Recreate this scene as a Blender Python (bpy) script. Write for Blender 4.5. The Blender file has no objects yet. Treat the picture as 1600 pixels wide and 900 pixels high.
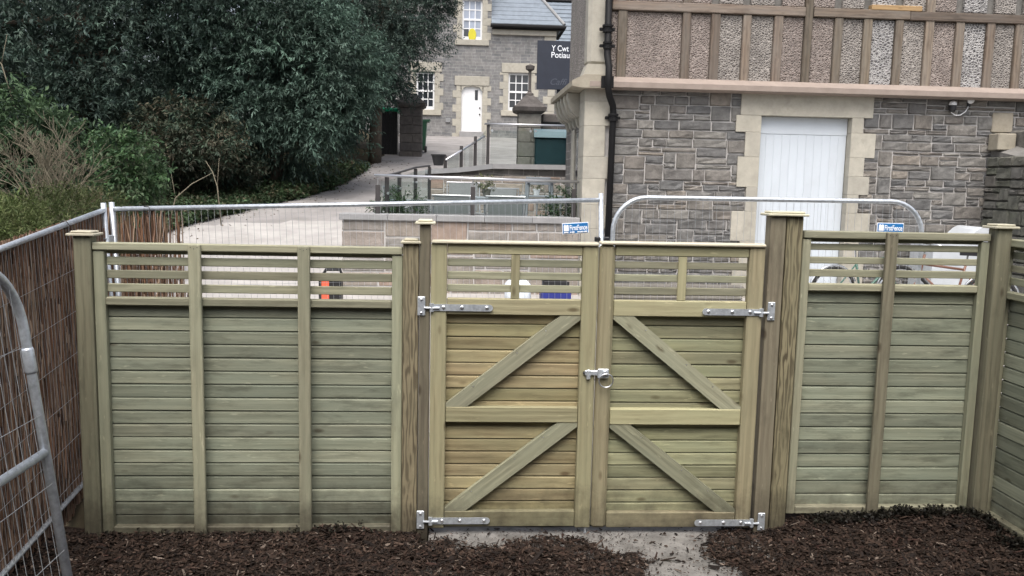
import bpy, math, random
import numpy as np
from mathutils import Matrix, Vector, noise
R = math.radians
random.seed(7); rng = np.random.default_rng(7)
S = bpy.context.scene
COL = S.collection

# ---------------------------------------------------------------- camera
FOC = 1350.0; CAMH = 2.15
_y, _p, _r = R(3.65), R(7.0), R(-1.25)
FW = np.array([math.sin(_y)*math.cos(_p), math.cos(_y)*math.cos(_p), -math.sin(_p)])
_rt = np.array([math.cos(_y), -math.sin(_y), 0.0]); _dn = np.cross(FW, _rt)
RT = _rt*math.cos(_r) + _dn*math.sin(_r); DN = -_rt*math.sin(_r) + _dn*math.cos(_r)
cam = bpy.data.cameras.new('camera'); cam_ob = bpy.data.objects.new('camera', cam); COL.objects.link(cam_ob)
cam.sensor_width = 36; cam.lens = FOC*36/1600; cam.clip_start = 0.05; cam.clip_end = 500
cam_ob.matrix_world = Matrix(((RT[0], -DN[0], -FW[0], 0), (RT[1], -DN[1], -FW[1], 0), (RT[2], -DN[2], -FW[2], CAMH), (0, 0, 0, 1)))
S.camera = cam_ob

# ---------------------------------------------------------------- daylight: bright overcast
SUN_EL, SUN_AZ = 62, 190
w = bpy.data.worlds.new('World'); S.world = w; w.use_nodes = True
nt = w.node_tree; nt.nodes.clear()
sky = nt.nodes.new('ShaderNodeTexSky'); sky.sky_type = 'NISHITA'; sky.sun_disc = False
sky.sun_elevation = R(SUN_EL); sky.sun_rotation = R(SUN_AZ); sky.dust_density = 6.0; sky.air_density = 1.0; sky.ozone_density = 1.0
hs = nt.nodes.new('ShaderNodeHueSaturation'); hs.inputs['Saturation'].default_value = 0.55
bg = nt.nodes.new('ShaderNodeBackground'); bg.inputs[1].default_value = 0.15
wo = nt.nodes.new('ShaderNodeOutputWorld')
nt.links.new(sky.outputs[0], hs.inputs['Color']); nt.links.new(hs.outputs[0], bg.inputs[0]); nt.links.new(bg.outputs[0], wo.inputs[0])
sl = bpy.data.lights.new('sun', 'SUN'); sl.energy = 1.2; sl.angle = R(50); sl.color = (1, .97, .92)
so = bpy.data.objects.new('sun', sl); COL.objects.link(so)
_el, _az = R(SUN_EL), R(SUN_AZ)
sd = Vector((math.sin(_az)*math.cos(_el), math.cos(_az)*math.cos(_el), math.sin(_el)))
so.rotation_euler = sd.to_track_quat('Z', 'Y').to_euler(); so.location = (0, 0, 30)
S.view_settings.view_transform = 'Standard'; S.view_settings.look = 'None'
S.view_settings.exposure = 0.78; S.view_settings.gamma = 1.0
S.render.engine = 'CYCLES'

# ---------------------------------------------------------------- measuring helpers
def P(px, py, Y):            # the point at depth Y (metres from the photographer) seen at a photo position
    v = FW*FOC + RT*(px-800) + DN*(py-450)
    return Vector((v[0]*Y/v[1], Y, CAMH + v[2]*Y/v[1]))
def ZF(px, py): return P(px, py, 5.4).z
def XF(px, py): return P(px, py, 5.4).x

# ---------------------------------------------------------------- mesh helpers
class MB:
    def __init__(s): s.v = []; s.f = []; s.c = None
    def add(s, vs, fs):
        n = len(s.v); s.v += [tuple(a) for a in vs]; s.f += [tuple(i+n for i in f) for f in fs]; return s
    def box(s, x0, x1, y0, y1, z0, z1):
        return s.add([(x, y, z) for x in (x0, x1) for y in (y0, y1) for z in (z0, z1)],
                     [(0,1,3,2), (4,6,7,5), (0,4,5,1), (2,3,7,6), (0,2,6,4), (1,5,7,3)])
    def cbox(s, x0, x1, y0, y1, z0, z1, c=.004):
        vs, fs = chamfer(x1-x0, y1-y0, z1-z0, c); o = ((x0+x1)/2, (y0+y1)/2, (z0+z1)/2)
        return s.add([(a+o[0], b+o[1], d+o[2]) for a, b, d in vs], fs)
    def tube(s, pts, r, n=8, cap=True):
        pts = [Vector(p) for p in pts]; rs = r if isinstance(r, (list, tuple)) else [r]*len(pts)
        up = None; rings = []
        for i, p in enumerate(pts):
            t = (pts[min(i+1, len(pts)-1)] - pts[max(i-1, 0)]).normalized()
            if up is None:
                up = t.orthogonal().normalized()
            else:
                up = (up - t*up.dot(t))
                up = up.normalized() if up.length > 1e-6 else t.orthogonal().normalized()
            b = t.cross(up)
            rings.append([p + (up*math.cos(2*math.pi*k/n) + b*math.sin(2*math.pi*k/n))*rs[i] for k in range(n)])
        vs = [q for g in rings for q in g]; fs = []
        for i in range(len(pts)-1):
            for k in range(n):
                k2 = (k+1) % n; fs.append((i*n+k, i*n+k2, (i+1)*n+k2, (i+1)*n+k))
        if cap: fs += [tuple(reversed(range(n))), tuple((len(pts)-1)*n+k for k in range(n))]
        return s.add(vs, fs)
    def lathe(s, prof, n=14, o=(0,0,0)):
        vs = [(o[0]+r*math.cos(2*math.pi*k/n), o[1]+r*math.sin(2*math.pi*k/n), o[2]+z) for r, z in prof for k in range(n)]
        fs = [(i*n+k, i*n+(k+1) % n, (i+1)*n+(k+1) % n, (i+1)*n+k) for i in range(len(prof)-1) for k in range(n)]
        fs += [tuple(reversed(range(n))), tuple((len(prof)-1)*n+k for k in range(n))]
        return s.add(vs, fs)
    def prism(s, poly, y0, y1):     # poly in x,z
        n = len(poly)
        vs = [(x, y0, z) for x, z in poly] + [(x, y1, z) for x, z in poly]
        fs = [tuple(range(n)), tuple(reversed(range(n, 2*n)))] + [(i, n+i, n+(i+1) % n, (i+1) % n) for i in range(n)]
        return s.add(vs, fs)
    def mesh(s, name, m=None, smooth=False):
        me = bpy.data.meshes.new(name); me.from_pydata(s.v, [], s.f)
        if m: me.materials.append(m)
        if smooth: me.polygons.foreach_set('use_smooth', [True]*len(me.polygons))
        me.update(); return me
    def build(s, name, m, parent=None, loc=(0,0,0), rot=(0,0,0), smooth=False, fix=False):
        me = s.mesh(name, m, smooth)
        if fix:
            import bmesh
            bm = bmesh.new(); bm.from_mesh(me); bmesh.ops.recalc_face_normals(bm, faces=bm.faces); bm.to_mesh(me); bm.free()
        return link(name, me, parent, loc, rot)
def link(name, me, parent=None, loc=(0,0,0), rot=(0,0,0)):
    o = bpy.data.objects.new(name, me); COL.objects.link(o); o.parent = parent; o.location = loc; o.rotation_euler = rot
    return o
_ch = {}
def chamfer(L, W, H, c):
    k = (round(L, 4), round(W, 4), round(H, 4), round(c, 4))
    if k in _ch: return _ch[k]
    h = (L/2, W/2, H/2); c = min(c, min(h)*.8); vs = []; idx = {}
    for sx in (-1, 1):
        for sy in (-1, 1):
            for sz in (-1, 1):
                for a in range(3):
                    sg = (sx, sy, sz); idx[(sx, sy, sz, a)] = len(vs)
                    vs.append(tuple(sg[i]*(h[i] if i == a else h[i]-c) for i in range(3)))
    fs = []
    for a in range(3):
        b, d = [(1,2), (0,2), (0,1)][a]
        for s0 in (-1, 1):
            q = []
            for sb, sdd in ((-1,-1), (1,-1), (1,1), (-1,1)):
                g = [0]*3; g[a] = s0; g[b] = sb; g[d] = sdd; q.append(idx[(*g, a)])
            fs.append(q)
    for a, b in ((0,1), (0,2), (1,2)):
        d = 3-a-b
        for sa in (-1, 1):
            for sb in (-1, 1):
                q = []
                for s0, ax in ((-1, a), (1, a), (1, b), (-1, b)):
                    g = [0]*3; g[a] = sa; g[b] = sb; g[d] = s0; q.append(idx[(*g, ax)])
                fs.append(q)
    for sx in (-1, 1):
        for sy in (-1, 1):
            for sz in (-1, 1): fs.append([idx[(sx, sy, sz, a)] for a in range(3)])
    out = []
    for q in fs:
        p = [Vector(vs[i]) for i in q]; n = (p[1]-p[0]).cross(p[2]-p[0]); cen = sum(p, Vector())/len(p)
        out.append(tuple(q) if n.dot(cen) > 0 else tuple(reversed(q)))
    _ch[k] = (vs, out); return _ch[k]
_pm = {}
def plank(name, mt, parent, c, L, T, H, ang=0.0, ch=.004, rotz=0.0):
    """a squared length of timber: local x runs along the grain; ang tilts it in the x-z plane (90 = upright)"""
    k = (round(L, 3), round(T, 3), round(H, 3), round(ch, 4), mt.name)
    if k not in _pm:
        vs, fs = chamfer(L, T, H, ch); m = MB(); m.add(vs, fs); _pm[k] = m.mesh(name, mt)
    return link(name, _pm[k], parent, c, (0, -R(ang), rotz))
def thing(name, label, cat, loc=(0,0,0), rotz=0.0, group=None):
    o = bpy.data.objects.new(name, None); COL.objects.link(o); o.empty_display_size = .1
    o.location = loc; o.rotation_euler = (0, 0, rotz); return tag(o, label, cat, group)
def tag(o, label, cat=None, group=None):
    o['label'] = label
    if cat: o['category'] = cat
    if group: o['group'] = group
    return o
def struct(o): o['kind'] = 'structure'; return o
def stuff(o): o['kind'] = 'stuff'; return o
def text_mesh(body, size, mt, name, parent, loc, rot, shear=0, width=1.0, depth=.0015, bold=0.0):
    cu = bpy.data.curves.new('lettering', 'FONT'); cu.body = body; cu.size = size; cu.shear = shear; cu.extrude = depth; cu.offset = bold
    t = bpy.data.objects.new('lettering', cu); COL.objects.link(t)
    me = bpy.data.meshes.new_from_object(t.evaluated_get(bpy.context.evaluated_depsgraph_get())); bpy.data.objects.remove(t)
    me.materials.clear(); me.materials.append(mt)
    xs = [v.co.x for v in me.vertices]; k = width/(max(xs)-min(xs)); x0 = min(xs)
    for v in me.vertices: v.co.x = (v.co.x-x0)*k
    return link(name, me, parent, loc, rot)

# ---------------------------------------------------------------- materials
def mat(name):
    m = bpy.data.materials.new(name); m.use_nodes = True; n = m.node_tree.nodes; b = n['Principled BSDF']
    return m, n, m.node_tree.links, b
def math_n(n, l, op, a, b=None, clamp=False):
    q = n.new('ShaderNodeMath'); q.operation = op; q.use_clamp = clamp
    for i, s in enumerate((a, b)):
        if s is None: continue
        if isinstance(s, (int, float)): q.inputs[i].default_value = s
        else: l.new(s, q.inputs[i])
    return q.outputs[0]
def mix_n(n, l, f, a, b, mode='MIX'):
    q = n.new('ShaderNodeMix'); q.data_type = 'RGBA'; q.blend_type = mode
    for i, s in ((0, f), (6, a), (7, b)):
        if isinstance(s, (int, float)): q.inputs[i].default_value = s
        elif isinstance(s, tuple): q.inputs[i].default_value = (*s[:3], 1)
        else: l.new(s, q.inputs[i])
    return q.outputs[2]
def noise_n(n, l, vec, scale, detail=4, rough=.55, dist=0):
    q = n.new('ShaderNodeTexNoise'); q.inputs['Scale'].default_value = scale; q.inputs['Detail'].default_value = detail
    q.inputs['Roughness'].default_value = rough; q.inputs['Distortion'].default_value = dist
    if vec is not None: l.new(vec, q.inputs['Vector'])
    return q.outputs['Fac']
def ramp_n(n, l, f, stops):
    q = n.new('ShaderNodeValToRGB'); e = q.color_ramp.elements
    while len(e) < len(stops): e.new(.5)
    for el, (p, c) in zip(e, stops): el.position = p; el.color = (*c, 1) if isinstance(c, tuple) else (c, c, c, 1)
    l.new(f, q.inputs[0]); return q.outputs[0]
def bump_n(n, l, b, h, strength, dist=.01):
    q = n.new('ShaderNodeBump'); q.inputs['Strength'].default_value = strength; q.inputs['Distance'].default_value = dist
    l.new(h, q.inputs['Height']); l.new(q.outputs[0], b.inputs['Normal'])
def coords(n, l, scale=(1,1,1), rnd=True, kind='Object'):
    t = n.new('ShaderNodeTexCoord'); mp = n.new('ShaderNodeMapping'); mp.inputs['Scale'].default_value = scale
    src = t.outputs[kind]
    if rnd:
        oi = n.new('ShaderNodeObjectInfo'); k = n.new('ShaderNodeVectorMath'); k.operation = 'SCALE'
        k.inputs[0].default_value = (17.3, 5.1, 9.7); l.new(oi.outputs['Random'], k.inputs['Scale'])
        a = n.new('ShaderNodeVectorMath'); a.operation = 'ADD'; l.new(src, a.inputs[0]); l.new(k.outputs[0], a.inputs[1]); src = a.outputs[0]
        l.new(src, mp.inputs[0]); return mp.outputs[0], src, oi.outputs['Random']
    l.new(src, mp.inputs[0]); return mp.outputs[0], src, None
def wood(name, light, dark, tint, ringmix=.5, knots=.9, stain=.3, rings=9.0, figured=False, spread=.40):
    m, n, l, b = mat(name)
    gv, raw, rd = coords(n, l, (1.2, 60, 60))
    fine = noise_n(n, l, gv, 1.6, 5, .6)
    mp = n.new('ShaderNodeMapping'); mp.inputs['Scale'].default_value = (.28, 1.5, 1.0); l.new(raw, mp.inputs[0])
    if figured:       # sawn through the heart: nested ovals and arches
        tc = n.new('ShaderNodeTexCoord'); l.new(tc.outputs['Object'], mp.inputs[0]); mp.inputs['Location'].default_value = (0, .055, .008); mp.inputs['Scale'].default_value = (.16, 1, 1)
    wv = n.new('ShaderNodeTexWave'); wv.wave_type = 'RINGS'; wv.rings_direction = 'X'; wv.inputs['Scale'].default_value = rings
    wv.inputs['Distortion'].default_value = 7 if figured else 4.5; wv.inputs['Detail'].default_value = 1.0 if figured else 2.5; wv.inputs['Detail Scale'].default_value = 2.6 if figured else 1.3
    l.new(mp.outputs[0], wv.inputs['Vector'])
    g = math_n(n, l, 'ADD', math_n(n, l, 'MULTIPLY', math_n(n, l, 'ADD', math_n(n, l, 'MULTIPLY', math_n(n, l, 'SUBTRACT', fine, .5), 1.7), .5), 1-ringmix), math_n(n, l, 'MULTIPLY', wv.outputs['Fac'], ringmix))
    c = ramp_n(n, l, g, [(.22, dark), (.72, light)])
    # green preservative blotches and weather stains
    mp2 = n.new('ShaderNodeMapping'); mp2.inputs['Scale'].default_value = (1.1, 5, 5); l.new(raw, mp2.inputs[0])
    bl = noise_n(n, l, mp2.outputs[0], 1.5, 4, .6)
    c = mix_n(n, l, ramp_n(n, l, bl, [(.35, 0.0), (.68, .75)]), c, tint)
    st = noise_n(n, l, mp2.outputs[0], 3.1, 5, .65)
    c = mix_n(n, l, math_n(n, l, 'MULTIPLY', ramp_n(n, l, st, [(.52, 0.0), (.75, 1.0)]), stain), c, (dark[0]*.45, dark[1]*.45, dark[2]*.45))
    # knots
    mk = n.new('ShaderNodeMapping'); mk.inputs['Scale'].default_value = (3.2, 0, 8); l.new(raw, mk.inputs[0])
    vo = n.new('ShaderNodeTexVoronoi'); vo.inputs['Scale'].default_value = 1.0; l.new(mk.outputs[0], vo.inputs['Vector'])
    sc_ = n.new('ShaderNodeSeparateColor'); l.new(vo.outputs['Color'], sc_.inputs[0])
    kn = math_n(n, l, 'MULTIPLY', ramp_n(n, l, vo.outputs['Distance'], [(.06, 1.0), (.15, 0.0)]), math_n(n, l, 'GREATER_THAN', sc_.outputs[0], .5))
    c = mix_n(n, l, math_n(n, l, 'MULTIPLY', kn, knots*.85), c, (dark[0]*.4, dark[1]*.33, dark[2]*.28))
    # pale scuffs, and rain-splashed dirt low down
    sf = noise_n(n, l, mp2.outputs[0], 9.0, 3, .5)
    c = mix_n(n, l, ramp_n(n, l, sf, [(.66, 0.0), (.74, .45)]), c, tuple(min(1, x*1.55) for x in light))
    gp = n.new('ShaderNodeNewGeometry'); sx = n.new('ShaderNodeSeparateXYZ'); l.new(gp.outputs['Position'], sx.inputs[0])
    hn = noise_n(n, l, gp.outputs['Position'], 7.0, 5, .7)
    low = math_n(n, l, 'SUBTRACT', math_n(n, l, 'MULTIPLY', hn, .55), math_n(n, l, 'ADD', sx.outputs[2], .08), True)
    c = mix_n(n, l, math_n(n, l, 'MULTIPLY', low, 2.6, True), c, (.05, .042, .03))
    # piece-to-piece difference
    wn = n.new('ShaderNodeTexWhiteNoise'); wn.noise_dimensions = '1D'; l.new(rd, wn.inputs['W'])
    h = n.new('ShaderNodeHueSaturation'); l.new(c, h.inputs['Color'])
    l.new(math_n(n, l, 'ADD', math_n(n, l, 'MULTIPLY', wn.outputs['Value'], spread), 1-spread*.55), h.inputs['Value'])
    l.new(math_n(n, l, 'ADD', math_n(n, l, 'MULTIPLY', rd, .022), .490), h.inputs['Hue'])
    l.new(h.outputs[0], b.inputs['Base Color']); b.inputs['Roughness'].default_value = .72
    b.inputs['Specular IOR Level'].default_value = .3
    bump_n(n, l, b, g, .25, .004); return m
def flat(name, col, rough=.6, metal=0.0, vary=.12, scale=6.0, spec=.5, bump=0.0, grime=None):
    m, n, l, b = mat(name)
    v, raw, rd = coords(n, l)
    f = noise_n(n, l, raw, scale, 5, .6)
    c = ramp_n(n, l, f, [(.3, tuple(x*(1-vary) for x in col)), (.7, tuple(min(1, x*(1+vary)) for x in col))])
    if grime:
        g = noise_n(n, l, raw, scale*.45, 6, .7)
        c = mix_n(n, l, ramp_n(n, l, g, [(.5, 0.0), (.72, .8)]), c, grime)
    l.new(c, b.inputs['Base Color']); b.inputs['Roughness'].default_value = rough; b.inputs['Metallic'].default_value = metal
    b.inputs['Specular IOR Level'].default_value = spec
    if bump: bump_n(n, l, b, noise_n(n, l, raw, scale*8, 4), bump, .004)
    return m
def stone(name, cols, grime=(.09,.085,.08), vary=.25, bump=.6):
    m, n, l, b = mat(name)
    v, raw, rd = coords(n, l)
    wn = n.new('ShaderNodeTexWhiteNoise'); wn.noise_dimensions = '1D'; l.new(rd, wn.inputs['W'])
    k = len(cols)
    base = ramp_n(n, l, wn.outputs['Value'], [(i/(k-1), c) for i, c in enumerate(cols)])
    f = noise_n(n, l, raw, 7, 6, .68)
    c = mix_n(n, l, 1.0, base, ramp_n(n, l, f, [(.25, 1-vary*1.6), (.72, 1+vary*.6)]), 'MULTIPLY')
    g = noise_n(n, l, raw, 3.1, 5, .7)
    c = mix_n(n, l, ramp_n(n, l, g, [(.55, 0.0), (.75, .7)]), c, grime)
    l.new(c, b.inputs['Base Color']); b.inputs['Roughness'].default_value = .9; b.inputs['Specular IOR Level'].default_value = .2
    bump_n(n, l, b, noise_n(n, l, raw, 26, 6, .7), bump, .012); return m
def tinted(name, rough=.5, spec=.4, trans=0.0):      # colour stored per leaf / chip / stick
    m, n, l, b = mat(name)
    a = n.new('ShaderNodeAttribute'); a.attribute_name = 'tint'; l.new(a.outputs['Color'], b.inputs['Base Color'])
    b.inputs['Roughness'].default_value = rough; b.inputs['Specular IOR Level'].default_value = spec
    if trans:
        t = n.new('ShaderNodeBsdfTranslucent'); l.new(a.outputs['Color'], t.inputs[0]); mx = n.new('ShaderNodeMixShader'); mx.inputs[0].default_value = trans
        l.new(b.outputs[0], mx.inputs[1]); l.new(t.outputs[0], mx.inputs[2]); l.new(mx.outputs[0], n['Material Output'].inputs[0])
    return m
def glass(name, tint=(.92,.95,.94), alpha=.02):
    m, n, l, b = mat(name); n.remove(b)
    t = n.new('ShaderNodeBsdfTransparent'); t.inputs[0].default_value = (*tint, 1)
    g = n.new('ShaderNodeBsdfGlossy'); g.inputs['Roughness'].default_value = .04; g.inputs[0].default_value = (.9,.95,1,1)
    mx = n.new('ShaderNodeMixShader'); fr = n.new('ShaderNodeFresnel'); fr.inputs[0].default_value = 1.2
    ge = n.new('ShaderNodeNewGeometry')      # reflect once, at the outer face only
    l.new(math_n(n, l, 'MULTIPLY', math_n(n, l, 'ADD', fr.outputs[0], alpha*.3), math_n(n, l, 'SUBTRACT', 1.0, ge.outputs['Backfacing'])), mx.inputs[0]); l.new(t.outputs[0], mx.inputs[1]); l.new(g.outputs[0], mx.inputs[2])
    l.new(mx.outputs[0], n['Material Output'].inputs[0]); return m
W = {}
W['board'] = wood('green_treated_board', (.275,.284,.208), (.168,.177,.127), (.212,.238,.182), .26, .9, .75, 6, False, .52)
W['rail'] = wood('green_treated_rail', (.32,.31,.217), (.208,.202,.138), (.258,.266,.189), .28, .9, .38)
W['gateboard'] = wood('tan_treated_board', (.385,.32,.18), (.225,.18,.098), (.32,.295,.17), .42, .9, .5, 7, False, .5)
W['gateboard2'] = wood('greenish_gate_board', (.34,.325,.20), (.205,.195,.118), (.275,.285,.178), .40, .9, .5, 7, False, .48)
W['gaterail'] = wood('gate_frame_timber', (.385,.345,.215), (.25,.22,.132), (.325,.31,.192), .26, .9, .2)
W['post'] = wood('weathered_post', (.225,.205,.142), (.125,.112,.078), (.175,.172,.12), .35, .9, .45)
W['figured'] = wood('figured_post', (.27,.23,.145), (.095,.076,.048), (.23,.205,.13), .9, .6, .5, 13, True)
W['greypost'] = wood('grey_brown_post', (.215,.185,.132), (.125,.106,.076), (.175,.16,.112), .28, .9, .5)
W['cap'] = wood('pale_capping', (.58,.54,.42), (.42,.38,.28), (.50,.48,.37), .3, .5, .15)
W['timber'] = wood('old_oak_timber', (.205,.16,.12), (.11,.084,.064), (.20,.178,.152), .35, .6, .65, 8, False, .6)
W['newtimber'] = wood('pale_new_oak', (.50,.33,.17), (.38,.24,.12), (.46,.30,.16), .4, .5, .1)
W['plank'] = wood('grey_old_plank', (.24,.225,.20), (.11,.10,.09), (.19,.18,.16), .4, .5, .5)
M = {}
M['galv'] = flat('galvanised_steel', (.58,.62,.66), .42, .6, .2, 38, grime=(.36,.39,.43))
M['bolt'] = flat('bright_bolt', (.78,.8,.82), .3, .9, .05)
M['wire'] = flat('mesh_wire', (.42,.44,.46), .5, .6)
M['blackp'] = flat('black_plastic', (.015,.015,.017), .45)
M['darkmetal'] = flat('brown_black_post', (.06,.055,.055), .5, .3)
M['steel'] = flat('brushed_rail', (.62,.62,.64), .3, .85, .06)
M['white'] = flat('white_paint', (.78,.79,.80), .5, 0, .03, 3)
M['doorwhite'] = flat('pale_blue_white_paint', (.57,.62,.67), .5, 0, .03, 2, grime=(.51,.55,.59))
M['cream'] = stone('cream_dressed_stone', [(.44,.415,.35), (.39,.37,.32), (.46,.435,.37)], (.27,.255,.215), .13, .25)
M['creamdark'] = stone('weathered_cream_stone', [(.38,.34,.27), (.33,.30,.24), (.42,.37,.30)], (.2,.19,.15), .15, .3)
M['pinkstone'] = stone('pink_grey_ledge_stone', [(.32,.262,.225), (.30,.25,.218)], (.23,.19,.165), .1, .2)
M['rubble'] = stone('grey_rubble_stone', [(.19,.186,.178), (.225,.21,.19), (.165,.166,.165), (.21,.19,.17), (.25,.24,.222), (.18,.177,.17), (.15,.15,.15), (.27,.24,.205), (.14,.139,.138)], (.115,.11,.102), .34, 1.1)
M['rubblelow'] = stone('pale_rubble_stone', [(.32,.285,.25), (.28,.26,.24), (.35,.305,.26), (.29,.275,.255), (.34,.262,.215), (.31,.29,.26)], (.20,.18,.16), .25, .8)
M['mossy'] = stone('mossy_rubble_stone', [(.155,.15,.14), (.13,.135,.11), (.17,.16,.145), (.14,.138,.13)], (.085,.098,.062), .3, .9)
M['coping'] = stone('grey_coping_stone', [(.30,.30,.305), (.27,.275,.28), (.32,.315,.315)], (.22,.22,.22), .1, .2)
M['pillar'] = stone('dark_pillar_stone', [(.12,.108,.10), (.10,.092,.088), (.135,.122,.11)], (.07,.068,.06), .3, .7)
M['pillarlight'] = stone('grey_pillar_stone', [(.20,.19,.17), (.17,.165,.15)], (.12,.125,.09), .25, .6)
M['mortar'] = flat('lime_mortar', (.44,.425,.41), .95, 0, .15, 9, .1, .5)
M['mortardark'] = flat('dirty_mortar', (.17,.165,.155), .95, 0, .25, 9, .1, .5)
M['concrete'] = flat('pale_concrete', (.375,.36,.345), .9, 0, .16, 2.2, .2, .35, grime=(.28,.265,.25))
M['sill'] = flat('gate_threshold_concrete', (.175,.168,.158), .7, 0, .35, 7, .35, .6, grime=(.075,.066,.057))
M['drive'] = flat('worn_tarmac_drive', (.265,.252,.245), .9, 0, .2, 1.6, .2, .5, grime=(.185,.172,.16))
M['soil'] = flat('leaf_litter_soil', (.055,.045,.03), .95, 0, .4, 4, .1, .8, grime=(.04,.055,.022))
M['mulchsoil'] = flat('dark_mulch_soil', (.022,.015,.012), .95, 0, .4, 14, .1, .9)
M['slate'] = flat('blue_grey_slate', (.17,.20,.235), .45, 0, .15, 5, .4, .1)
M['gutter'] = flat('black_gutter', (.010,.010,.011), .6, 0, .1, 6, .2)
M['bluesign'] = flat('blue_sign_face', (.018,.16,.42), .35, 0, .04)
M['signwhite'] = flat('sign_lettering_white', (.85,.88,.92), .4, 0, .02)
M['navy'] = flat('dark_navy_board', (.022,.027,.042), .45, 0, .1)
M['script'] = flat('charcoal_script', (.07,.08,.105), .5, 0, .05)
M['bluetarp'] = flat('deep_blue_plastic', (.02,.03,.20), .5)
M['orange'] = flat('orange_red_plastic', (.72,.13,.07), .45, 0, .05)
M['sheet'] = flat('grey_white_sheet', (.50,.53,.56), .6, 0, .12, 3, .3, .3, grime=(.40,.42,.43))
M['whitebag'] = flat('white_plastic_sack', (.72,.78,.84), .5, 0, .1, 4)
M['furn'] = flat('grey_garden_furniture', (.25,.275,.30), .6, 0, .1)
M['sling'] = flat('grey_sling_fabric', (.21,.22,.225), .8, 0, .08, 20)
M['pot'] = flat('black_pot', (.02,.02,.022), .5)
M['bintop'] = flat('dark_teal_bin', (.012,.035,.042), .35, 0, .1)
M['binlid'] = flat('teal_bin_lid', (.05,.105,.13), .3, 0, .1)
M['green'] = flat('bright_green_lid', (.0,.33,.16), .5, 0, .05)
M['wheelie'] = flat('green_wheelie_bin', (.03,.10,.055), .45, 0, .08)
M['bark'] = flat('grey_brown_bark', (.10,.085,.068), .9, 0, .3, 12, .1, .7)
M['twig'] = flat('pale_twig_bark', (.20,.178,.132), .9, 0, .25, 14, .1, .4)
M['yellow'] = flat('yellow_oval', (.58,.52,.03), .5, 0, .03)
M['paneglass'] = flat('dark_window_glass', (.03,.034,.042), .08, 0, .25, .6, .8)
M['paleglass'] = flat('painted_sky_glass', (.30,.34,.42), .08, 0, .25, .8, .8)  # sky reflection put into the pane colour
M['glass'] = glass('clear_balustrade_glass')
M['leaf'] = tinted('leaf', .6, .25, .25)
M['chip'] = tinted('wood_chip', .85, .2)
M['stick'] = tinted('brushwood_stick', .9, .15)
M['tyre'] = flat('tyre_rubber', (.015,.015,.015), .8)
M['chrome'] = flat('bike_metal', (.6,.62,.64), .25, .9, .05)
M['bikered'] = flat('bike_brown', (.16,.075,.05), .35)
M['bikegreen'] = flat('bike_green', (.06,.13,.10), .35)
# pebble-dash: dark pebbles bedded in pale render
def pebble(name, light, darkc, scale):
    m, n, l, b = mat(name); v, raw, rd = coords(n, l, (1, 1, 1.25))
    nz = n.new('ShaderNodeTexNoise'); nz.inputs['Scale'].default_value = 3; l.new(raw, nz.inputs['Vector'])
    ad = n.new('ShaderNodeMix'); ad.data_type = 'VECTOR'; ad.inputs[0].default_value = .06; l.new(v, ad.inputs[4]); l.new(nz.outputs['Color'], ad.inputs[5])
    vo = n.new('ShaderNodeTexVoronoi'); vo.feature = 'DISTANCE_TO_EDGE'; vo.inputs['Scale'].default_value = scale; l.new(ad.outputs[1], vo.inputs['Vector'])
    vc = n.new('ShaderNodeTexVoronoi'); vc.inputs['Scale'].default_value = scale; l.new(ad.outputs[1], vc.inputs['Vector'])
    sh = n.new('ShaderNodeSeparateColor'); l.new(vc.outputs['Color'], sh.inputs[0])
    pc = mix_n(n, l, sh.outputs[0], tuple(x*.72 for x in darkc), tuple(x*1.5 for x in darkc))
    big = noise_n(n, l, raw, 2.2, 4, .6)
    lc = mix_n(n, l, ramp_n(n, l, big, [(.35, 0.0), (.65, 1.0)]), light, tuple(x*.72 for x in light))
    c = mix_n(n, l, ramp_n(n, l, vo.outputs['Distance'], [(.09, 0.0), (.24, 1.0)]), lc, pc)
    l.new(c, b.inputs['Base Color']); b.inputs['Roughness'].default_value = .9
    bump_n(n, l, b, ramp_n(n, l, vo.outputs['Distance'], [(0.0, 0.0), (.35, 1.0)]), .9, .02); return m
M['peb'] = pebble('pink_pebbledash', (.375,.322,.292), (.165,.135,.12), 31)
M['peb2'] = pebble('grey_pebbledash', (.395,.365,.335), (.155,.14,.13), 29)
M['peb3'] = pebble('pale_pebbledash', (.46,.45,.44), (.13,.125,.128), 25)
# far coursed walling, pieces too small to tell apart
def coursed(name, c1, c2, mortar):
    m, n, l, b = mat(name); t = n.new('ShaderNodeTexCoord'); sp = n.new('ShaderNodeSeparateXYZ'); l.new(t.outputs['Object'], sp.inputs[0])
    cb = n.new('ShaderNodeCombineXYZ'); l.new(math_n(n, l, 'ADD', sp.outputs[0], sp.outputs[1]), cb.inputs[0])
    wob = noise_n(n, l, t.outputs['Object'], 1.5, 3)
    l.new(math_n(n, l, 'ADD', sp.outputs[2], math_n(n, l, 'MULTIPLY', wob, .12)), cb.inputs[1])
    br = n.new('ShaderNodeTexBrick'); br.inputs['Scale'].default_value = 1; br.inputs['Brick Width'].default_value = .42; br.inputs['Row Height'].default_value = .13
    br.inputs['Mortar Size'].default_value = .012; br.inputs['Mortar Smooth'].default_value = .6; br.offset = .37; br.squash = .7; br.squash_frequency = 3
    br.inputs['Color1'].default_value = (*c1, 1); br.inputs['Color2'].default_value = (*c2, 1); br.inputs['Mortar'].default_value = (*mortar, 1); l.new(cb.outputs[0], br.inputs['Vector'])
    f = noise_n(n, l, t.outputs['Object'], 4, 6, .7)
    c = mix_n(n, l, 1.0, br.outputs['Color'], ramp_n(n, l, f, [(.3, .6), (.7, 1.2)]), 'MULTIPLY')
    l.new(c, b.inputs['Base Color']); b.inputs['Roughness'].default_value = .9; bump_n(n, l, b, br.outputs['Fac'], -.4, .02); return m
M['farwall'] = coursed('far_coursed_stone', (.235,.23,.225), (.165,.168,.172), (.30,.295,.285))
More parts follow.
